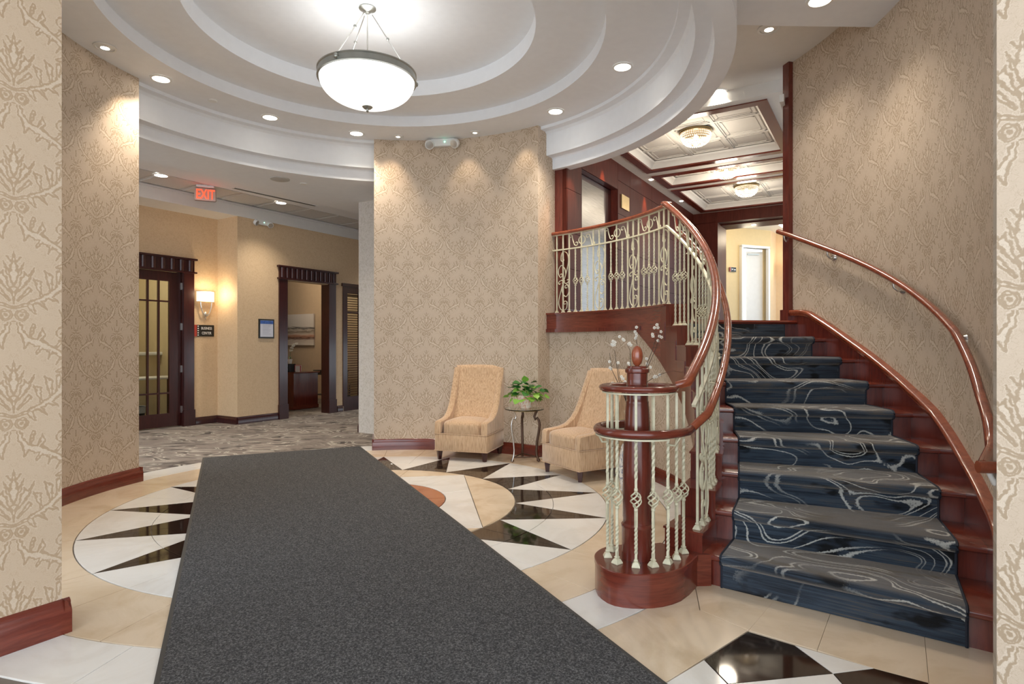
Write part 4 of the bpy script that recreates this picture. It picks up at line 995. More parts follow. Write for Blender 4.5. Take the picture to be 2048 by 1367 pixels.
# ring of basket balusters around the newel
for px, py in ((1215, 1115), (1224, 1103), (1234, 1128), (1272, 1135), (1306.5, 1134), (1336, 1128), (1353, 1119), (1367, 1107)):
    x, y = flr(px, py - 3, RR + .003); baluster(x, y, RR + .003, 1.066, atan2(y - NY, x - NX), 'b', .345)
def spiral(cx, cz, r0, r1, a0, a1, n=12): return [(cx + (r0 + (r1 - r0) * i / n) * cos(a0 + (a1 - a0) * i / n), cz + (r0 + (r1 - r0) * i / n) * sin(a0 + (a1 - a0) * i / n)) for i in range(n + 1)]
def strap(paths, t0, zb, slope, R, name='scroll', w_=.0056):
    mb = MB()
    for p in paths: mb.tube([pol(R, t0 + degrees(s_ / R), zb + z + slope * s_) for s_, z in p], w_, 5, up=None)
    return Bt(mb).build(name, CREAM, bz, smooth=60)
def catmull(P, n=5):
    o = []
    for i in range(len(P) - 1):
        a, b, c, d = P[max(i-1, 0)], P[i], P[i+1], P[min(i+2, len(P)-1)]
        for k in range(n):
            q = k / n; o.append(tuple(.5 * (2*b[m] + (c[m]-a[m])*q + (2*a[m]-5*b[m]+4*c[m]-d[m])*q*q + (3*b[m]-a[m]-3*c[m]+d[m])*q**3) for m in (0, 1)))
    return o + [P[-1]]
def big_scroll(w2, H):
    # long S between the two outer bars, curled at both ends, with two side loops and small centre curls
    S1 = spiral(.012, H * .845, .006, .030, -pi * 1.5, pi * .15, 12) + catmull([(.040, H * .88), (.030, H * .945), (-.005, H * .975), (-.050, H * .94), (-.072, H * .86), (-.066, H * .76), (-.035, H * .62), (.004, H * .48),
         (.040, H * .34), (.068, H * .21), (.072, H * .12), (.045, H * .04), (.0, H * .018), (-.040, H * .055), (-.050, H * .12)]) + spiral(-.020, H * .135, .030, .006, pi * .9, -pi * .9, 12)
    S2 = catmull([(-.030, H * .60), (-.018, H * .69), (.030, H * .755), (.072, H * .70), (.076, H * .62), (.050, H * .555)]) + spiral(.038, H * .60, .024, .006, -pi * .5, -pi * 2.0, 10)
    S3 = [(-x, H * .995 - z) for x, z in S2]
    S4 = catmull([(.006, H * .49), (-.03, H * .455), (-.062, H * .47)]) + spiral(-.058, H * .50, .022, .006, -pi * .6, -pi * 2.0, 8)
    S5 = [(-x, H * .965 - z) for x, z in S4]
    return [S1, S2, S3, S4, S5, [(-.018, H * .50), (.024, H * .462)]]
def frieze(sp_):
    out = [[(.034 * cos(2 * pi * k / 16), .034 * sin(2 * pi * k / 16)) for k in range(17)]]
    for sg in (-1, 1):
        out.append([(sg * x, sg * z) for x, z in spiral(.060, -.022, .005, .024, -pi * 1.9, -pi * .1, 14) + [(.090, -.008), (.098, .014), (.104, .040)] + spiral(.124, .044, .020, .005, pi * .95, -pi * .9, 12)])
    return [[(x * 1.42, z * 1.32) for x, z in p] for p in out]
# landing: groups of baskets and scrolls
D = (52.6 - 13.2) / 21; zb = 9 * RR + .145
seq = 'b' + 'sms' + 'bbb' + 'sms' + 'bbb' + 'sms' + 'bbb' + 'sms'
ts = [52.6 - D * i for i in range(22)]
for i, t in enumerate(ts):
    c = seq[i] if i < len(seq) else 's'; x, y, _ = pol(2.79, t)
    mid_of_b = c == 'b' and i >= 2 and seq[i - 1:i + 2] == 'bbb'
    if c == 'b': baluster(x, y, zb, 2.628 if mid_of_b or i == 0 else 2.452, radians(t), 'b', .375)
    else: baluster(x, y, zb, 2.628, radians(t), 's')
    if c == 'm': strap(big_scroll(D * .0487, .735), t, zb + .02, 0, 2.802)
    if mid_of_b: strap(frieze(0), t, 2.542, 0, 2.80, 'frieze_scroll')
# stair: three bars on each tread
for n in range(1, 9):
    z0 = n * RR + .112; k3 = [TH(n) + .95 + 1.93 * k for k in range(3)]
    for k, t in enumerate(k3):
        R = Ru(t); x, y, _ = pol(R, t); top = railz(t) - .03
        if n % 2 == 0: baluster(x, y, z0, top if k == 1 else railz(t) - .20, radians(t), 'b', .44)
        else: baluster(x, y, z0, top, radians(t), 's')
    sl = .0293 * 57.3 / 2.8
    if n % 2 == 0: strap(frieze(0), k3[1], railz(k3[1]) - .113, sl, Ru(k3[1]) + .010, 'frieze_scroll')
    else: strap(big_scroll(.09, railz(k3[1]) - .22 - z0), k3[1], z0 + .02, 0.0, Ru(k3[1]) + .012)
# brackets that carry the lower grab rail
for t in (-36, -31, -22, -13, -5, 3):
    a = pol(Ru(t), t, lowz(t) - .055); b = pol(Rl(t), t, lowz(t) - .02); m = pol((Ru(t) + Rl(t)) / 2 + .01, t, lowz(t) - .060)
    Bt(MB().tube([a, m, b], .006, 6)).build('rail_bracket', CREAM, bz, smooth=60)
for x, y, dx, dy in ((.517, 3.247, -.05, .0), (.819, 3.151, .05, -.05)):
    Bt(MB().tube([(x, y, .80), (x + dx * .6, y + dy * .6, .80), (x + dx, y + dy, .845)], .006, 6)).build('rail_bracket', CREAM, bz, smooth=60)

# wall handrail on the stair's outer wall
wh = empty('wall_handrail', pol(4.0, -15, 1.7), 0, 'curved mahogany wall handrail on chrome brackets along the stair wall', 'handrail')
WO = tuple(wh.location)
def Wt(mb): mb.v = [(x - WO[0], y - WO[1], z - WO[2]) for x, y, z in mb.v]; return mb
tab = [(12, 2.433), (3.8, 2.203), (-5.2, 1.96), (-12, 1.775), (-18.7, 1.588), (-25.5, 1.397), (-30, 1.22), (-33, 1.085), (-36.5, .985), (-38.7, .89)]
def wz(t):
    for (a, x), (b, y) in zip(tab, tab[1:]):
        if t >= b: return x + (y - x) * (a - t) / (a - b)
    return .885
Wt(MB().tube([pol(Ro(t) - .045, t, wz(t)) for t in [12 - 50.6 * i / 50 for i in range(51)]] + [(1.765, 2.245, .872)], .0235, 12)).build('rail', RAILW, wh, smooth=60)
Wt(MB().tube([(1.735, 2.235, .872), (1.80, 2.22, .872), (2.02, 2.18, .872)], .0235, 12)).build('rail_return', RAILW, wh, smooth=60)
for t in (10.8, 2.0, -11.5, -24.5, -34.6):
    R = Ro(t) + .02; zc = wz(t) - .075
    mb = MB(); mb.tube([pol(R, t, zc), pol(R - .03, t, zc - .008), pol(R - .055, t, zc + .015), pol(R - .062, t, zc + .052)], .008, 8)
    Wt(mb).build('bracket', CHROME, wh, smooth=60)
    mb = MB(); mb.tube([pol(R + .008, t, zc), pol(R - .008, t, zc), pol(R - .014, t, zc)], lambda q: .034 - .012 * q, 16, up=(0, 0, 1)); Wt(mb).build('bracket_plate', CHROME, wh, smooth=60)
Wt(MB().tube([(1.78, 2.24, .852), (1.80, 2.24, .81), (1.87, 2.26, .79), (1.95, 2.27, .795)], .010, 8)).build('bracket', TRIMW, wh, smooth=60)

# ---------------------------------------------------------------- elevator wall
K = 1.057
EWV = -3.05 * K; ZL = 9 * RR
def kz(z): return CAMH + (z - CAMH) * K
ew = MB(); uvbox(ew, 6.50, 6.53 * K, EWV - .2, EWV - .012, ZL, 3.94); uvbox(ew, 7.68 * K, 11.6 * K, EWV - .2, EWV - .012, ZL, 3.94); uvbox(ew, 6.53 * K, 7.68 * K, EWV - .2, EWV - .012, kz(3.42), 3.94)
ewo = ew.build('wall_elevator', MAHOG, kind='structure', smooth=0, label='mahogany panelled elevator wall')
zs = [ZL + .01, kz(1.72), kz(2.19), kz(2.61), kz(3.10), kz(3.55), 3.93]
def panel(u0, u1, z0, z1):
    mb = MB(); ubox(mb, u0 + .003, u1 - .003, EWV - .014, EWV, z0 + .003, z1 - .003); mb.build('wood_panel', PANELW, ewo, smooth=0)
for i in range(6): panel(6.50, 6.53 * K, zs[i], zs[i+1])
qa, qb = uv(6.50, EWV)[:2], (.53, 7.38)     # short return panel closing against the pier
for i in range(6): slab('wood_panel', PANELW, qb, qa, .02, zs[i] + .003, zs[i+1] - .003, parent=ewo, kind=None, uvs=False)
cu_ = [x * K for x in (7.68, 8.14, 9.09, 9.54, 10.2, 10.86, 11.55)]
for a, b in zip(cu_, cu_[1:]):
    for i in range(6): panel(a, b, zs[i], zs[i+1])
panel(6.53 * K, 7.68 * K, kz(3.42), 3.93)
t = NT('brushed_steel', (.55, .56, .56), .3, .95); g = t.noise(t.map(t.tc(), (2, 2, 140)), 2, 3); t.color(t.ramp(g, [(.3, (.14, .14, .14)), (.7, (.27, .26, .24))])); t.b.inputs['Anisotropic'].default_value = .6; STEEL = t.m
el = empty('elevator_door', uv(7.0 * K, EWV - .12, ZL), UVROT, 'brushed steel elevator door in the mahogany panelled wall', 'elevator')
for a, b in ((-.42, -.265), (-.255, .43)): MB().box(((a + b) / 2 * K, 0, .96), ((b - a) * K, .03, 1.92)).build('door_leaf', STEEL, el, smooth=0)
for a, b, c, d in ((-.50, -.44, 0, 1.98), (.455, .71, 0, 1.98), (-.50, .71, 1.92, 1.98)): MB().box(((a + b) / 2, .04, (c + d) / 2), (b - a, .11, d - c)).build('jamb', DARKW if b > .6 else STEEL, el, smooth=0)
ei = empty('floor_indicator', uv(7.92 * K, EWV + .01, kz(3.285)), UVROT, 'square brass framed floor indicator beside the elevator door', 'indicator')
MB().box((0, .0, 0), (.30, .02, .20)).build('frame', BRASS, ei, smooth=0); MB().box((0, .012, 0), (.17, .01, .10)).build('display', BLACKM, ei, smooth=0)
MB().box((.03, .018, .0), (.04, .004, .05)).build('arrow', emis('indicator_red', (.6, .2, .15), .6), ei, smooth=0)
for u, pw in ((7.15, 45), (8.75, 45), (10.4, 25)): spot('lobby_wash', uv(u * K, EWV + .10, 3.90), pw, (1, .42, .14), 46, .6, .02, (0, 0, -1))
for u in (8.72, 10.3, 7.1): MB().lathe([(.03, 0), (.03, -.006), (.0005, -.008)], n=12, cap=False).build('lobby_spotlight', LAMP, loc=uv(u * K, EWV + .12, kz(3.778)), label={8.72: 'tiny lobby spotlight near the corner between first and second coffer', 10.3: 'tiny lobby spotlight beside the far coffer', 7.1: 'tiny lobby spotlight hidden above the elevator door'}[u], cat='spotlight')

# ---------------------------------------------------------------- coffered lobby ceiling
VL, VR = -3.05 * K, -.82 * K
COF = [(a * K, b * K) for a, b in ((6.45, 8.36), (8.56, 9.34), (9.50, 11.38))]; CV0, CV1 = -2.88 * K, -.98 * K
cf = empty('coffered_ceiling', uv(8.9, -1.9, 3.92), UVROT, kind='structure', label='coffered lobby ceiling with mahogany frames')
cf.name = 'trim_4'
def cbox(mb, u0, u1, v0, v1, z0, z1): # local coordinates of cf: x=u-8.9, y = -(v+1.9) (UVROT frame has y = -v)
    mb.box(((u0 + u1) / 2 - 8.9, -((v0 + v1) / 2 + 1.9), (z0 + z1) / 2 - 3.78), (u1 - u0, abs(v1 - v0), z1 - z0)); return mb
mb = MB(); ed = [6.34 * K] + [x for c in COF for x in c] + [11.55 * K]
for i in range(0, len(ed), 2): cbox(mb, ed[i], ed[i+1], CV0, CV1, 3.78, 3.925)
cbox(mb, 6.34 * K, 11.55 * K, VL, CV0, 3.78, 3.925); cbox(mb, 6.34 * K, 11.55 * K, CV1, VR, 3.78, 3.925)
mb.build('soffit', OFFW, cf, smooth=0)
for ci, (a, b) in enumerate(COF):
    w_ = .115; mb = MB()
    cbox(mb, a, b, CV0, CV0 + w_, 3.768, 3.80); cbox(mb, a, b, CV1 - w_, CV1, 3.768, 3.80); cbox(mb, a, a + w_, CV0 + w_, CV1 - w_, 3.768, 3.80); cbox(mb, b - w_, b, CV0 + w_, CV1 - w_, 3.768, 3.80)
    mb.build('wood_frame', MAHOGH, cf, smooth=0)
    ia, ib, va, vb = a + w_, b - w_, CV0 + w_, CV1 - w_
    rows = []
    for z, q in ((3.79, 0), (3.83, .02), (3.86, .06), (3.885, .07)): rows.append([(x - 8.9, -(y + 1.9), z - 3.78) for x, y in ((ia + q, va + q), (ib - q, va + q), (ib - q, vb - q), (ia + q, vb - q), (ia + q, va + q))])
    mb = MB(); mb.grid(rows); mb.build('cove', OFFW, cf, smooth=30)
    ia += .07; ib -= .07; va += .07; vb -= .07; nu = 3 if ci != 1 else 1; nv = 3
    for i in range(nu):
        for j in range(nv):
            fu = [0, .30, .70, 1] if nu == 3 else [0, 1]; fv = [0, .33, .67, 1]
            u0, u1 = ia + (ib - ia) * fu[i], ia + (ib - ia) * fu[i+1]; v0, v1 = va + (vb - va) * fv[j], va + (vb - va) * fv[j+1]
            mb = MB(); cbox(mb, u0, u1, v0, v1, 3.893, 3.90)
            f = .022
            for q, zz in ((f, 3.884), (.07, 3.888)):
                for bx in ((u0 + q, u1 - q, v0 + q, v0 + q + .02), (u0 + q, u1 - q, v1 - q - .02, v1 - q), (u0 + q, u0 + q + .02, v0 + q, v1 - q), (u1 - q - .02, u1 - q, v0 + q, v1 - q)):
                    if bx[1] > bx[0] and bx[3] > bx[2]: cbox(mb, *bx, zz, 3.895)
            mb.build('coffer_panel', OFFW, cf, smooth=0)
    if nu == 3:
        for f in (.30, .70): u = ia + (ib - ia) * f; mb = MB(); cbox(mb, u - .02, u + .02, va, vb, 3.878, 3.895); mb.build('coffer_rib', OFFW, cf, smooth=0)
    for f in (.33, .67): v = va + (vb - va) * f; mb = MB(); cbox(mb, ia, ib, v - .02, v + .02, 3.876, 3.895); mb.build('coffer_rib', OFFW, cf, smooth=0)
# header beam and jamb at the end of the lobby
mb = MB(); uvbox(mb, 12.15, 12.4, -3.4, 1.5, kz(3.58), 4.05); uvbox(mb, 12.15, 12.9, -3.5, -2.60 * K, ZL, kz(3.60)); uvbox(mb, 12.4, 12.9, -3.1, 1.5, kz(3.56), kz(3.60)); mb.build('trim_5', PANELW, kind='structure', smooth=0)
CRYST = NT('crystal_bead', (1, .97, .93), .05); CRYST.b.inputs['Emission Color'].default_value = (1, .9, .78, 1); CRYST.b.inputs['Emission Strength'].default_value = .12; CRYST = CRYST.m
mbb = MB().lathe([(.0005, -.013), (.011, 0), (.0005, .013)], n=5, cap=False); me_bead = mbb.mesh('crystal', CRYST, 0)
def crystal_light(u, v, label):
    o = empty('crystal_ceiling_light', uv(u * K, v * K, 4.02), 0, label, 'ceiling light', 'crystal ceiling lights in the lobby coffers')
    MB().lathe([(.0005, .0), (.20, .0), (.205, -.02), (.195, -.03), (.19, -.02), (.0005, -.01)], n=28, cap=False).build('rim', BRASS, o)
    rows = [(.185, -.045), (.183, -.072), (.175, -.099), (.160, -.126), (.135, -.150), (.095, -.170)]
    mb = MB()
    for r, z in rows:
        n = int(2 * pi * r / .026)
        for i in range(n):
            a = 2 * pi * i / n; mb.add([(x + r * cos(a), y + r * sin(a), q + z) for x, y, q in mbb.v], mbb.f)
    g = mb.build('crystals', CRYST, o, smooth=0); g['kind'] = 'stuff'
    MB().lathe([(.05, -.178), (.03, -.19), (.006, -.20), (.0005, -.215)], n=14).build('finial', BRASS, o)
    MB().ball((0, 0, -.08), .03, 10).build('bulb', emis('bulb_glow', (1, .9, .75), 3), o)
    point('crystal_lamp', uv(u * K, v * K, 3.70), 9, (1, .86, .68), .15)
crystal_light(7.27, -1.90, 'crystal basket ceiling light in the nearest lobby coffer')
crystal_light(8.92, -1.90, 'crystal basket ceiling light in the narrow middle lobby coffer')
crystal_light(10.2, -1.86, 'crystal basket ceiling light in the far lobby coffer')
mb = MB(); uvbox(mb, 7.6, 12.6, 1.2, 1.4, ZL, 4.05); mb.build('wall_lobby', PANELW, kind='structure', smooth=0)

# ---------------------------------------------------------------- yellow corridor
def at_px(x, Y): return ((x - 1024) * Y / 1200, Y)
YA, YB = at_px(1400, 13.6), at_px(1541.6, 14.4)
def on_line(px): # point of the wall YA-YB at column px
    s = (px - 1024) / 1200; dx, dy = YB[0] - YA[0], YB[1] - YA[1]; k = (s * YA[1] - YA[0]) / (dx - s * dy); return (YA[0] + dx * k, YA[1] + dy * k)
dL, dR = on_line(1482), on_line(1532); zd = CAMH + 193 * dL[1] / 1200
slab('wall_corridor', YELLOWW, YA, dL, -.12, ZL, 4.05, uvs=False); slab('wall_corridor', YELLOWW, dR, YB, -.12, ZL, 4.05, uvs=False); slab('wall_corridor', YELLOWW, dL, dR, -.12, zd, 4.05, uvs=False)
YC = at_px(1552, 14.75); slab('wall_corridor', ORANGEW, YB, YC, -.1, ZL, 4.05, uvs=False); YD = at_px(1640, 14.2); slab('wall_corridor', ORANGEW, YC, YD, -.1, ZL, 4.05, uvs=False)
mb = MB(); mb.prism([at_px(1340, 12.6), at_px(1720, 11.4), at_px(1740, 17), at_px(1340, 17)], 4.04, 4.12); mb.build('ceiling', OFFW, kind='structure', smooth=0)
slab('wall_corridor', YELLOWW, at_px(1340, 12.9), YA, -.1, ZL, 4.05, uvs=False)
dn = ((dR[1] - dL[1]), -(dR[0] - dL[0])); Ln = hypot(*dn); dn = (dn[0] / Ln, dn[1] / Ln); da = atan2(dR[1] - dL[1], dR[0] - dL[0]); dw = hypot(dR[0] - dL[0], dR[1] - dL[1])
d3 = empty('door_3', (*dL, ZL), da, kind='structure', label='white door frame in the yellow corridor')
for x in (-.025, dw + .025): MB().box((x, .0, (zd - ZL) / 2), (.05, .16, zd - ZL + .05)).build('frame', TRIMW, d3, smooth=0)
MB().box((dw / 2, 0, zd - ZL + .025), (dw + .10, .16, .05)).build('frame', TRIMW, d3, smooth=0)
wd_ = empty('white_door', (dR[0], dR[1], ZL), da + pi - .25, 'plain white door standing ajar at the end of the yellow corridor', 'door')
MB().box((.22, -.12, (zd - ZL) / 2 - .02), (.44, .04, zd - ZL - .06)).build('leaf', TRIMW, wd_, smooth=0)
for z in (.3, 1.0, 1.7): MB().box((.0, -.08, z), (.03, .03, .10)).build('hinge', CHROME, wd_, smooth=0)
MB().box((.28, -.085, zd - ZL - .12), (.3, .03, .03)).build('door_closer', NICKEL, wd_, smooth=0)
slab('wall_bright_room', plain('white_room_paint', (.85, .87, .88), .7), at_px(1440, 16.8), at_px(1560, 16.8), -.1, ZL, 3.9, uvs=False)
point('bright_room_lamp', (*at_px(1500, 15.8), 3.2), 16, (.93, .97, 1), .2)
sp_ = on_line(1466); wall_sign((sp_[0] - .02, sp_[1] - .03, CAMH + 148 * sp_[1] / 1200), da + pi, .20, .10, [], 'small black and red wall sign in the yellow corridor', .05)
sc_ = at_px(1574, 14.5); sconce((sc_[0], sc_[1] - .02, CAMH + 148 * 14.5 / 1200), pi + .35, .95, 'chrome wall sconce with bright shade at the end of the yellow corridor')
point('corridor_sconce_lamp', (sc_[0] - .03, sc_[1] - .2, CAMH + 160 * 14.5 / 1200), 2.5, (1, .80, .50), .05)
point('corridor_lamp', (*at_px(1500, 12.8), 3.6), 11, (1, .85, .60), .15)
MB().lathe([(.22, 0), (.22, -.03), (.16, -.09), (.0005, -.12)], n=20, cap=False).build('dome_ceiling_light', emis('dome_glow', (1, .95, .85), 3), loc=(*at_px(1578, 13.4), 4.04), label='glowing white dome ceiling light in the yellow corridor', cat='ceiling light')
for i, (u, v) in enumerate(((11.95, -2.05), (11.95, -1.2))): MB().lathe([(.045, 0), (.045, -.006), (.0005, -.008)], n=14, cap=False).build('header_spotlight', LAMP, loc=uv(u * K, v * K, kz(3.56) - .002), label=('small recessed spotlight in the header, left one', 'small recessed spotlight in the header, right one by the wood trim')[i], cat='spotlight')

# ---------------------------------------------------------------- lounge chairs
def make_chair():
    r = empty('lounge_chair', (0, 0, 0)); W = .64   # local: front at y=0, back towards +y
    inn = [(0, .30), (0, .425), (.02, .445), (.10, .452), (.20, .462), (.28, .485), (.36, .54), (.42, .62), (.47, .72), (.52, .84), (.57, .96), (.60, 1.04)]
    outp = [(.69, 1.045), (.665, .80), (.645, .55), (.635, .30)]
    poly = inn + outp; tk = .075; n = len(poly)
    for sx in (-1, 1):
        mb = MB(); x0, x1 = sx * W / 2, sx * (W / 2 - tk); b = .016
        lay = [(x0 - sx * b * 1.0, -b), (x0 - sx * b * .3, -b * .3), (x0, 0), ] if False else None
        cy = sum(p[0] for p in poly) / n; cz = sum(p[1] for p in poly) / n; vs = []
        for x, k in ((x0 - sx * .014, .014), (x0 - sx * .003, .004), (x0, 0.010)): pass
        rings = [(x0, .012), (x0 - sx * .012, 0), (x1 + sx * .012, 0), (x1, .012)]
        for x, ins_ in rings:
            for i, (y, z) in enumerate(poly):
                a, c = poly[i - 1], poly[(i + 1) % n]; tx, tz = c[0] - a[0], c[1] - a[1]; L = hypot(tx, tz); nx, nz = tz / L, -tx / L
                vs.append((x, y + nx * ins_, z + nz * ins_))
        fs = []
        for k in range(3):
            for i in range(n): j = (i + 1) % n; fs.append((k*n+i, k*n+j, k*n+n+j, k*n+n+i))
        fs += [tuple(range(n)), tuple(range(4*n-1, 3*n-1, -1))]
        mb.add(vs, fs); mb.build('arm', FAB, r, smooth=50)
    # backrest: concave padded panel between the arms
    rows = []
    ys = [(.36, .40), (.42, .50), (.465, .62), (.51, .74), (.55, .86), (.59, .97), (.61, 1.03), (.635, 1.062), (.67, 1.062), (.69, 1.04), (.67, .80), (.65, .55), (.64, .30)]
    for i, (y, z) in enumerate(ys):
        row = []
        for k in range(9):
            x = -.26 + .52 * k / 8; bul = .022 * (1 - (x / .26) ** 2)
            row.append((x * (1.19 if i >= 7 else 1.02), y + (bul if i < 6 else 0), z + (bul * .5 if i in (7, 8) else 0)))
        rows.append(row)
    MB().grid(rows).build('backrest', FAB, r, smooth=70)
    # seat cushion with crown
    rows = []
    for z, q, cr_ in ((.300, .006, 0), (.310, 0, 0), (.400, 0, 0), (.425, .008, 0), (.440, .03, 0), (.454, .065, 0), (.465, .11, 0), (.473, .155, 0), (.478, .195, 0), (.480, .225, 0)):
        row = []
        for k in range(33):
            a = 2 * pi * k / 32; ca, sa = cos(a), sin(a); e = 1 / max(abs(ca) ** 6 + abs(sa) ** 6, 1e-9) ** (1 / 6)
            row.append(((.242 - q) * ca * e, .235 + (.235 - q) * sa * e, z + cr_ * (1 - abs(ca))))
        rows.append(row)
    mb = MB(); mb.grid(rows); b0 = len(mb.v); mb.add([(x, y, z + .0) for x, y, z in rows[-1][:-1]], [tuple(range(32))]); mb.build('seat_cushion', FAB, r, smooth=60)
    MB().rbox((0, .318, .205), (.64, .636, .195), .012).build('base', FAB, r, smooth=60)
    PIPE = FAB
    MB().tube([(-.322, -.002, .302), (.322, -.002, .302), (.322, .638, .302), (-.322, .638, .302)], .005, 6, closed=True).build('piping', PIPE, r); MB().tube([(-.322, -.002, .11), (.322, -.002, .11), (.322, .638, .11), (-.322, .638, .11)], .005, 6, closed=True).build('piping', PIPE, r)
    for sx in (-.275, .275):
        for sy, k in ((.045, 0), (.59, .03)):
            MB().lathe([(.024, .0), (.040, .108)], (sx, sy + k * 0, 0), 4).build('leg', DARKW, r, smooth=0)
    return r
ch = make_chair(); ch.location = (-.585, 6.80, 0); ch.rotation_euler.z = atan2(-.956, -.29) + pi / 2
tag(ch, 'tan corduroy slipper lounge chair left of the glass side table', 'chair', 'tan corduroy lounge chairs by the curved wall')
c2 = copy_tree(ch); c2.location = (.475, 5.985, 0); c2.rotation_euler.z = atan2(-.52, -.854) + pi / 2
c2['label'] = 'tan corduroy slipper lounge chair right of the glass table, partly behind the newel'

# side table
tb = empty('side_table', (.14, 6.80, 0), .3, 'round glass side table on scrolled metal legs between the two chairs', 'table')
MB().lathe([(.0005, .588), (.222, .588), (.225, .593), (.222, .598), (.0005, .598)], n=48).build('glass_top', GLASS, tb, smooth=50)
MB().tube([(.15 * cos(2*pi*k/28), .15 * sin(2*pi*k/28), .578) for k in range(28)], .006, 6, closed=True).build('support_ring', BRASS, tb)
for k, a in enumerate((200, 320, 80)):
    c, s_ = cos(radians(a)), sin(radians(a)); m = CHROME if k == 0 else BRONZE
    pr_ = [(.15, .575), (.135, .55), (.12, .51), (.135, .48), (.155, .50), (.175, .47), (.185, .42), (.175, .34), (.155, .24), (.145, .14), (.15, .08), (.165, .04), (.18, .015)]
    MB().tube([(r_ * c, r_ * s_, z) for r_, z in pr_], .0085 if k == 0 else .015, 8, up=None).build('leg', m, tb, smooth=60)
    MB().tube([(r_ * c, r_ * s_, z) for r_, z in spiral(.165, .028, .004, .024, 0, pi * 2.2, 12)], .005, 6, up=None).build('foot_scroll', BRONZE, tb, smooth=60)
MB().tube([(.155 * cos(radians(a)), .155 * sin(radians(a)), .06) for a in (200, 320, 80)], .008, 6, closed=True).build('stretcher', BRONZE, tb)

# potted pothos
pl = empty('potted_plant', (.155, 6.78, .599), 0, 'green pothos plant in a floral ceramic pot on the glass side table', 'plant')
t = NT('floral_pot_glaze', (.75, .55, .45), .3); vv = t.noise(t.tc(), 24, 3, .6, 1.5); t.color(t.ramp(vv, [(.35, (.62, .25, .16)), (.47, (.80, .62, .48)), (.6, (.82, .74, .64))])); POT = t.m
MB().lathe([(.055, 0), (.062, .004), (.085, .10), (.095, .135), (.098, .15), (.092, .15), (.085, .13)], n=28).build('pot', POT, pl)
MB().lathe([(.088, .135), (.0005, .14)], n=16, cap=False).build('soil', plain('soil', (.03, .02, .012), .9), pl)
L1 = plain('pothos_green', (.03, .16, .025), .35, noise_amt=.5, nscale=20); L2 = plain('pothos_lime', (.20, .42, .05), .35, noise_amt=.3, nscale=20)
def leaf_mesh(m):
    rows = []
    for i in range(8):
        y = i / 7; w2 = .5 * (sin(pi * min(1, y * 1.05 + .08)) ** .8) * (1.15 - .55 * y) if 0 < i < 7 else .01
        rows.append([(w2 * k, y, -.10 * y * y - .16 * abs(k) * 0 + .10 * abs(k) * w2) for k in (-1, -.5, 0, .5, 1)])
    return MB().grid(rows).mesh('leaf', m, 60)
ml = [leaf_mesh(L1), leaf_mesh(L2)]
from mathutils import Euler
for i in range(84):
    a = random.uniform(0, 2 * pi); el_ = random.uniform(-.35, 1.25); R = random.uniform(.07, .17) * (1.15 if el_ < .5 else .85)
    zc = .15 + max(-.03, R * sin(el_)) + (.02 if el_ > .6 else 0); rr2 = R * cos(el_) + .02
    p = (rr2 * cos(a), rr2 * sin(a), zc); sz = random.uniform(.070, .108)
    o = inst('leaf', ml[1 if (el_ < .25 or random.random() < .25) else 0], pl, p, rot=(random.uniform(-.5, .35) + el_ * .5 - .3, random.uniform(-.5, .5), a - pi / 2 + random.uniform(-.4, .4))); o.scale = (sz, sz, sz)
mb = MB()
for i in range(16):
    a = 2 * pi * i / 16; R = random.uniform(.08, .16); mb.tube([(0, 0, .13), (.45 * R * cos(a), .45 * R * sin(a), .20), (R * cos(a), R * sin(a), random.uniform(.14, .26))], .0025, 5, up=None)
mb.build('stems', L2, pl)
lf = inst('leaf', ml[1], pl, (0, 0, .30), rot=(1.2, .1, 2.8)); lf.scale = (.09, .09, .09)

# ceramic stool, silver pitcher and blossom branches behind the newel
cs = empty('ceramic_garden_stool', (1.07, 5.32, 0), 0, 'blue and white patterned ceramic garden stool behind the newel post', 'stool')
t = NT('patterned_ceramic', (.7, .7, .7), .25); vv = t.noise(t.tc(), 16, 4, .6, 2); t.color(t.ramp(vv, [(.40, (.10, .14, .25)), (.48, (.62, .60, .56)), (.6, (.80, .78, .72))])); CER = t.m
MB().lathe([(.085, 0), (.10, .02), (.118, .12), (.122, .22), (.118, .32), (.10, .42), (.09, .44), (.085, .445), (.0005, .445)], n=30).build('body', CER, cs, smooth=50)
MB().tube([(.108 * cos(2*pi*k/28), .108 * sin(2*pi*k/28), .04) for k in range(28)], .006, 6, closed=True).build('band', CER, cs)
pc = empty('silver_pitcher', (1.04, 5.32, .446), 2.6, 'small silver pitcher vase with round handle behind the newel post', 'vase')
MB().lathe([(.045, 0), (.05, .01), (.072, .06), (.078, .11), (.065, .17), (.045, .22), (.042, .26), (.05, .29), (.045, .29), (.036, .26)], n=26).build('body', CHROME, pc, smooth=60)
MB().tube([(.06 + .05 * sin(a), 0, .15 - .06 * cos(a)) for a in [pi * k / 10 for k in range(11)]], .006, 8, up=None).build('handle', BRASS, pc, smooth=60)
br = empty('blossom_branches', (1.04, 5.32, .50), 0, 'bare branches with white blossoms rising from the silver pitcher', 'branches')
BARK = plain('dark_bark', (.05, .035, .03), .8, noise_amt=.3)
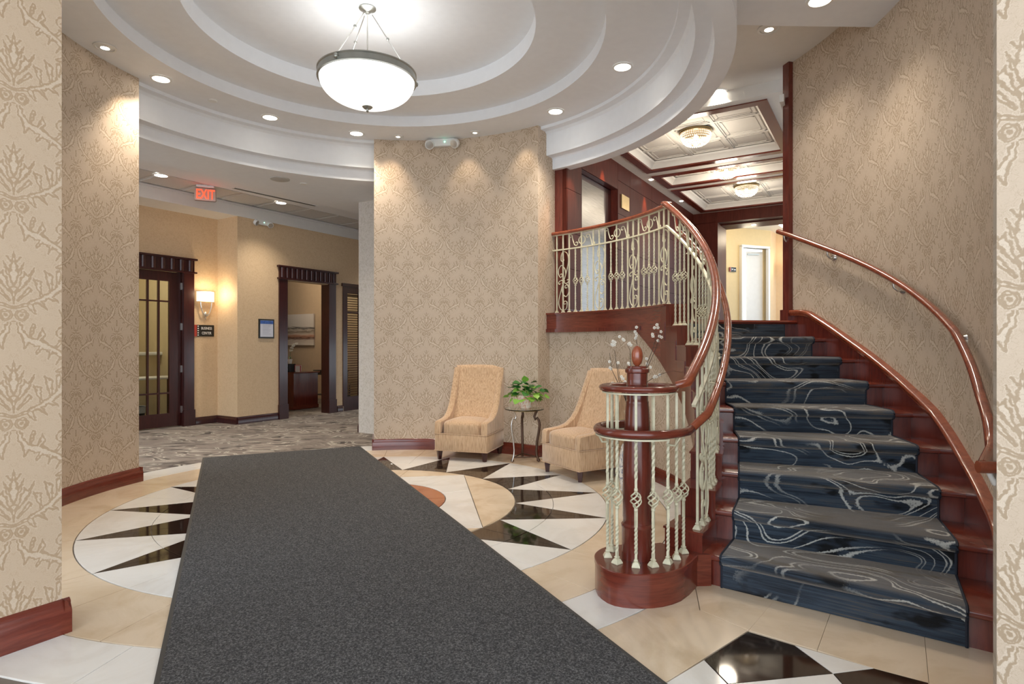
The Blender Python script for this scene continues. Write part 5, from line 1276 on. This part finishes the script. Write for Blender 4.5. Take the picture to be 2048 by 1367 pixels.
def ppt(x, y, Y): return ((x - 1024) * Y / 1200 - 1.04, Y - 5.32, CAMH + (687 - y) * Y / 1200 - .50)
base = (0, 0, .22)
BR = [([(1238, 760), (1232, 720), (1229, 700)], 5.2, [(1226, 682), (1224, 688), (1230, 684), (1226, 690), (1229, 689)]),
      ([(1236, 765), (1224, 740), (1219, 705)], 5.1, [(1219, 723), (1220, 735), (1222, 737)]),
      ([(1262, 745), (1260, 700), (1254, 688)], 5.35, [(1239, 673), (1248, 680), (1257, 688), (1262, 690), (1246, 678), (1259, 686)]),
      ([(1272, 740), (1274, 690), (1272, 655)], 5.45, [(1272, 666), (1273, 671), (1271, 676), (1273, 654), (1270, 663)]),
      ([(1285, 750), (1305, 700), (1313, 672), (1312, 655)], 5.3, [(1314, 649), (1309, 655), (1316, 655), (1305, 668), (1306, 672), (1293, 717)]),
      ([(1290, 745), (1308, 705), (1318, 680), (1321, 660)], 5.35, [(1322, 663), (1319, 672), (1323, 674), (1316, 681), (1294, 727), (1301, 734)]),
      ([(1296, 762), (1312, 752), (1330, 745), (1352, 740)], 5.3, [(1310, 752), (1313, 753), (1319, 749), (1308, 754)]),
      ([(1245, 770), (1240, 757), (1236, 727)], 5.15, [(1236, 725), (1246, 757), (1250, 763), (1243, 753), (1225, 766)]),
      ([(1258, 760), (1258, 735)], 5.4, [(1257, 726), (1259, 728)])]
for pts_, Y, fl_ in BR:
    b_ = empty('branch', (0, 0, 0)); 
    mb = MB(); P = [base] + [ppt(x, y, Y) for x, y in pts_]; P = [P[0]] + [tuple((P[0][k] * .5 + P[1][k] * .5) + (.01 if k == 0 else 0) for k in range(3))] + P[1:]
    mb.tube(P, lambda q: .0045 - .003 * q, 5, up=None); bo = mb.build('branch', BARK, br); bpy.data.objects.remove(b_)
    mb = MB()
    for x, y in fl_:
        c = ppt(x, y, Y + random.uniform(-.03, .03))
        for q in range(5): a = 2 * pi * q / 5 + x; mb.ball((c[0] + .0085 * cos(a), c[1] + random.uniform(-.006, .006), c[2] + .0085 * sin(a)), .0066, 6)
    mb.build('blossom', PETAL, bo)
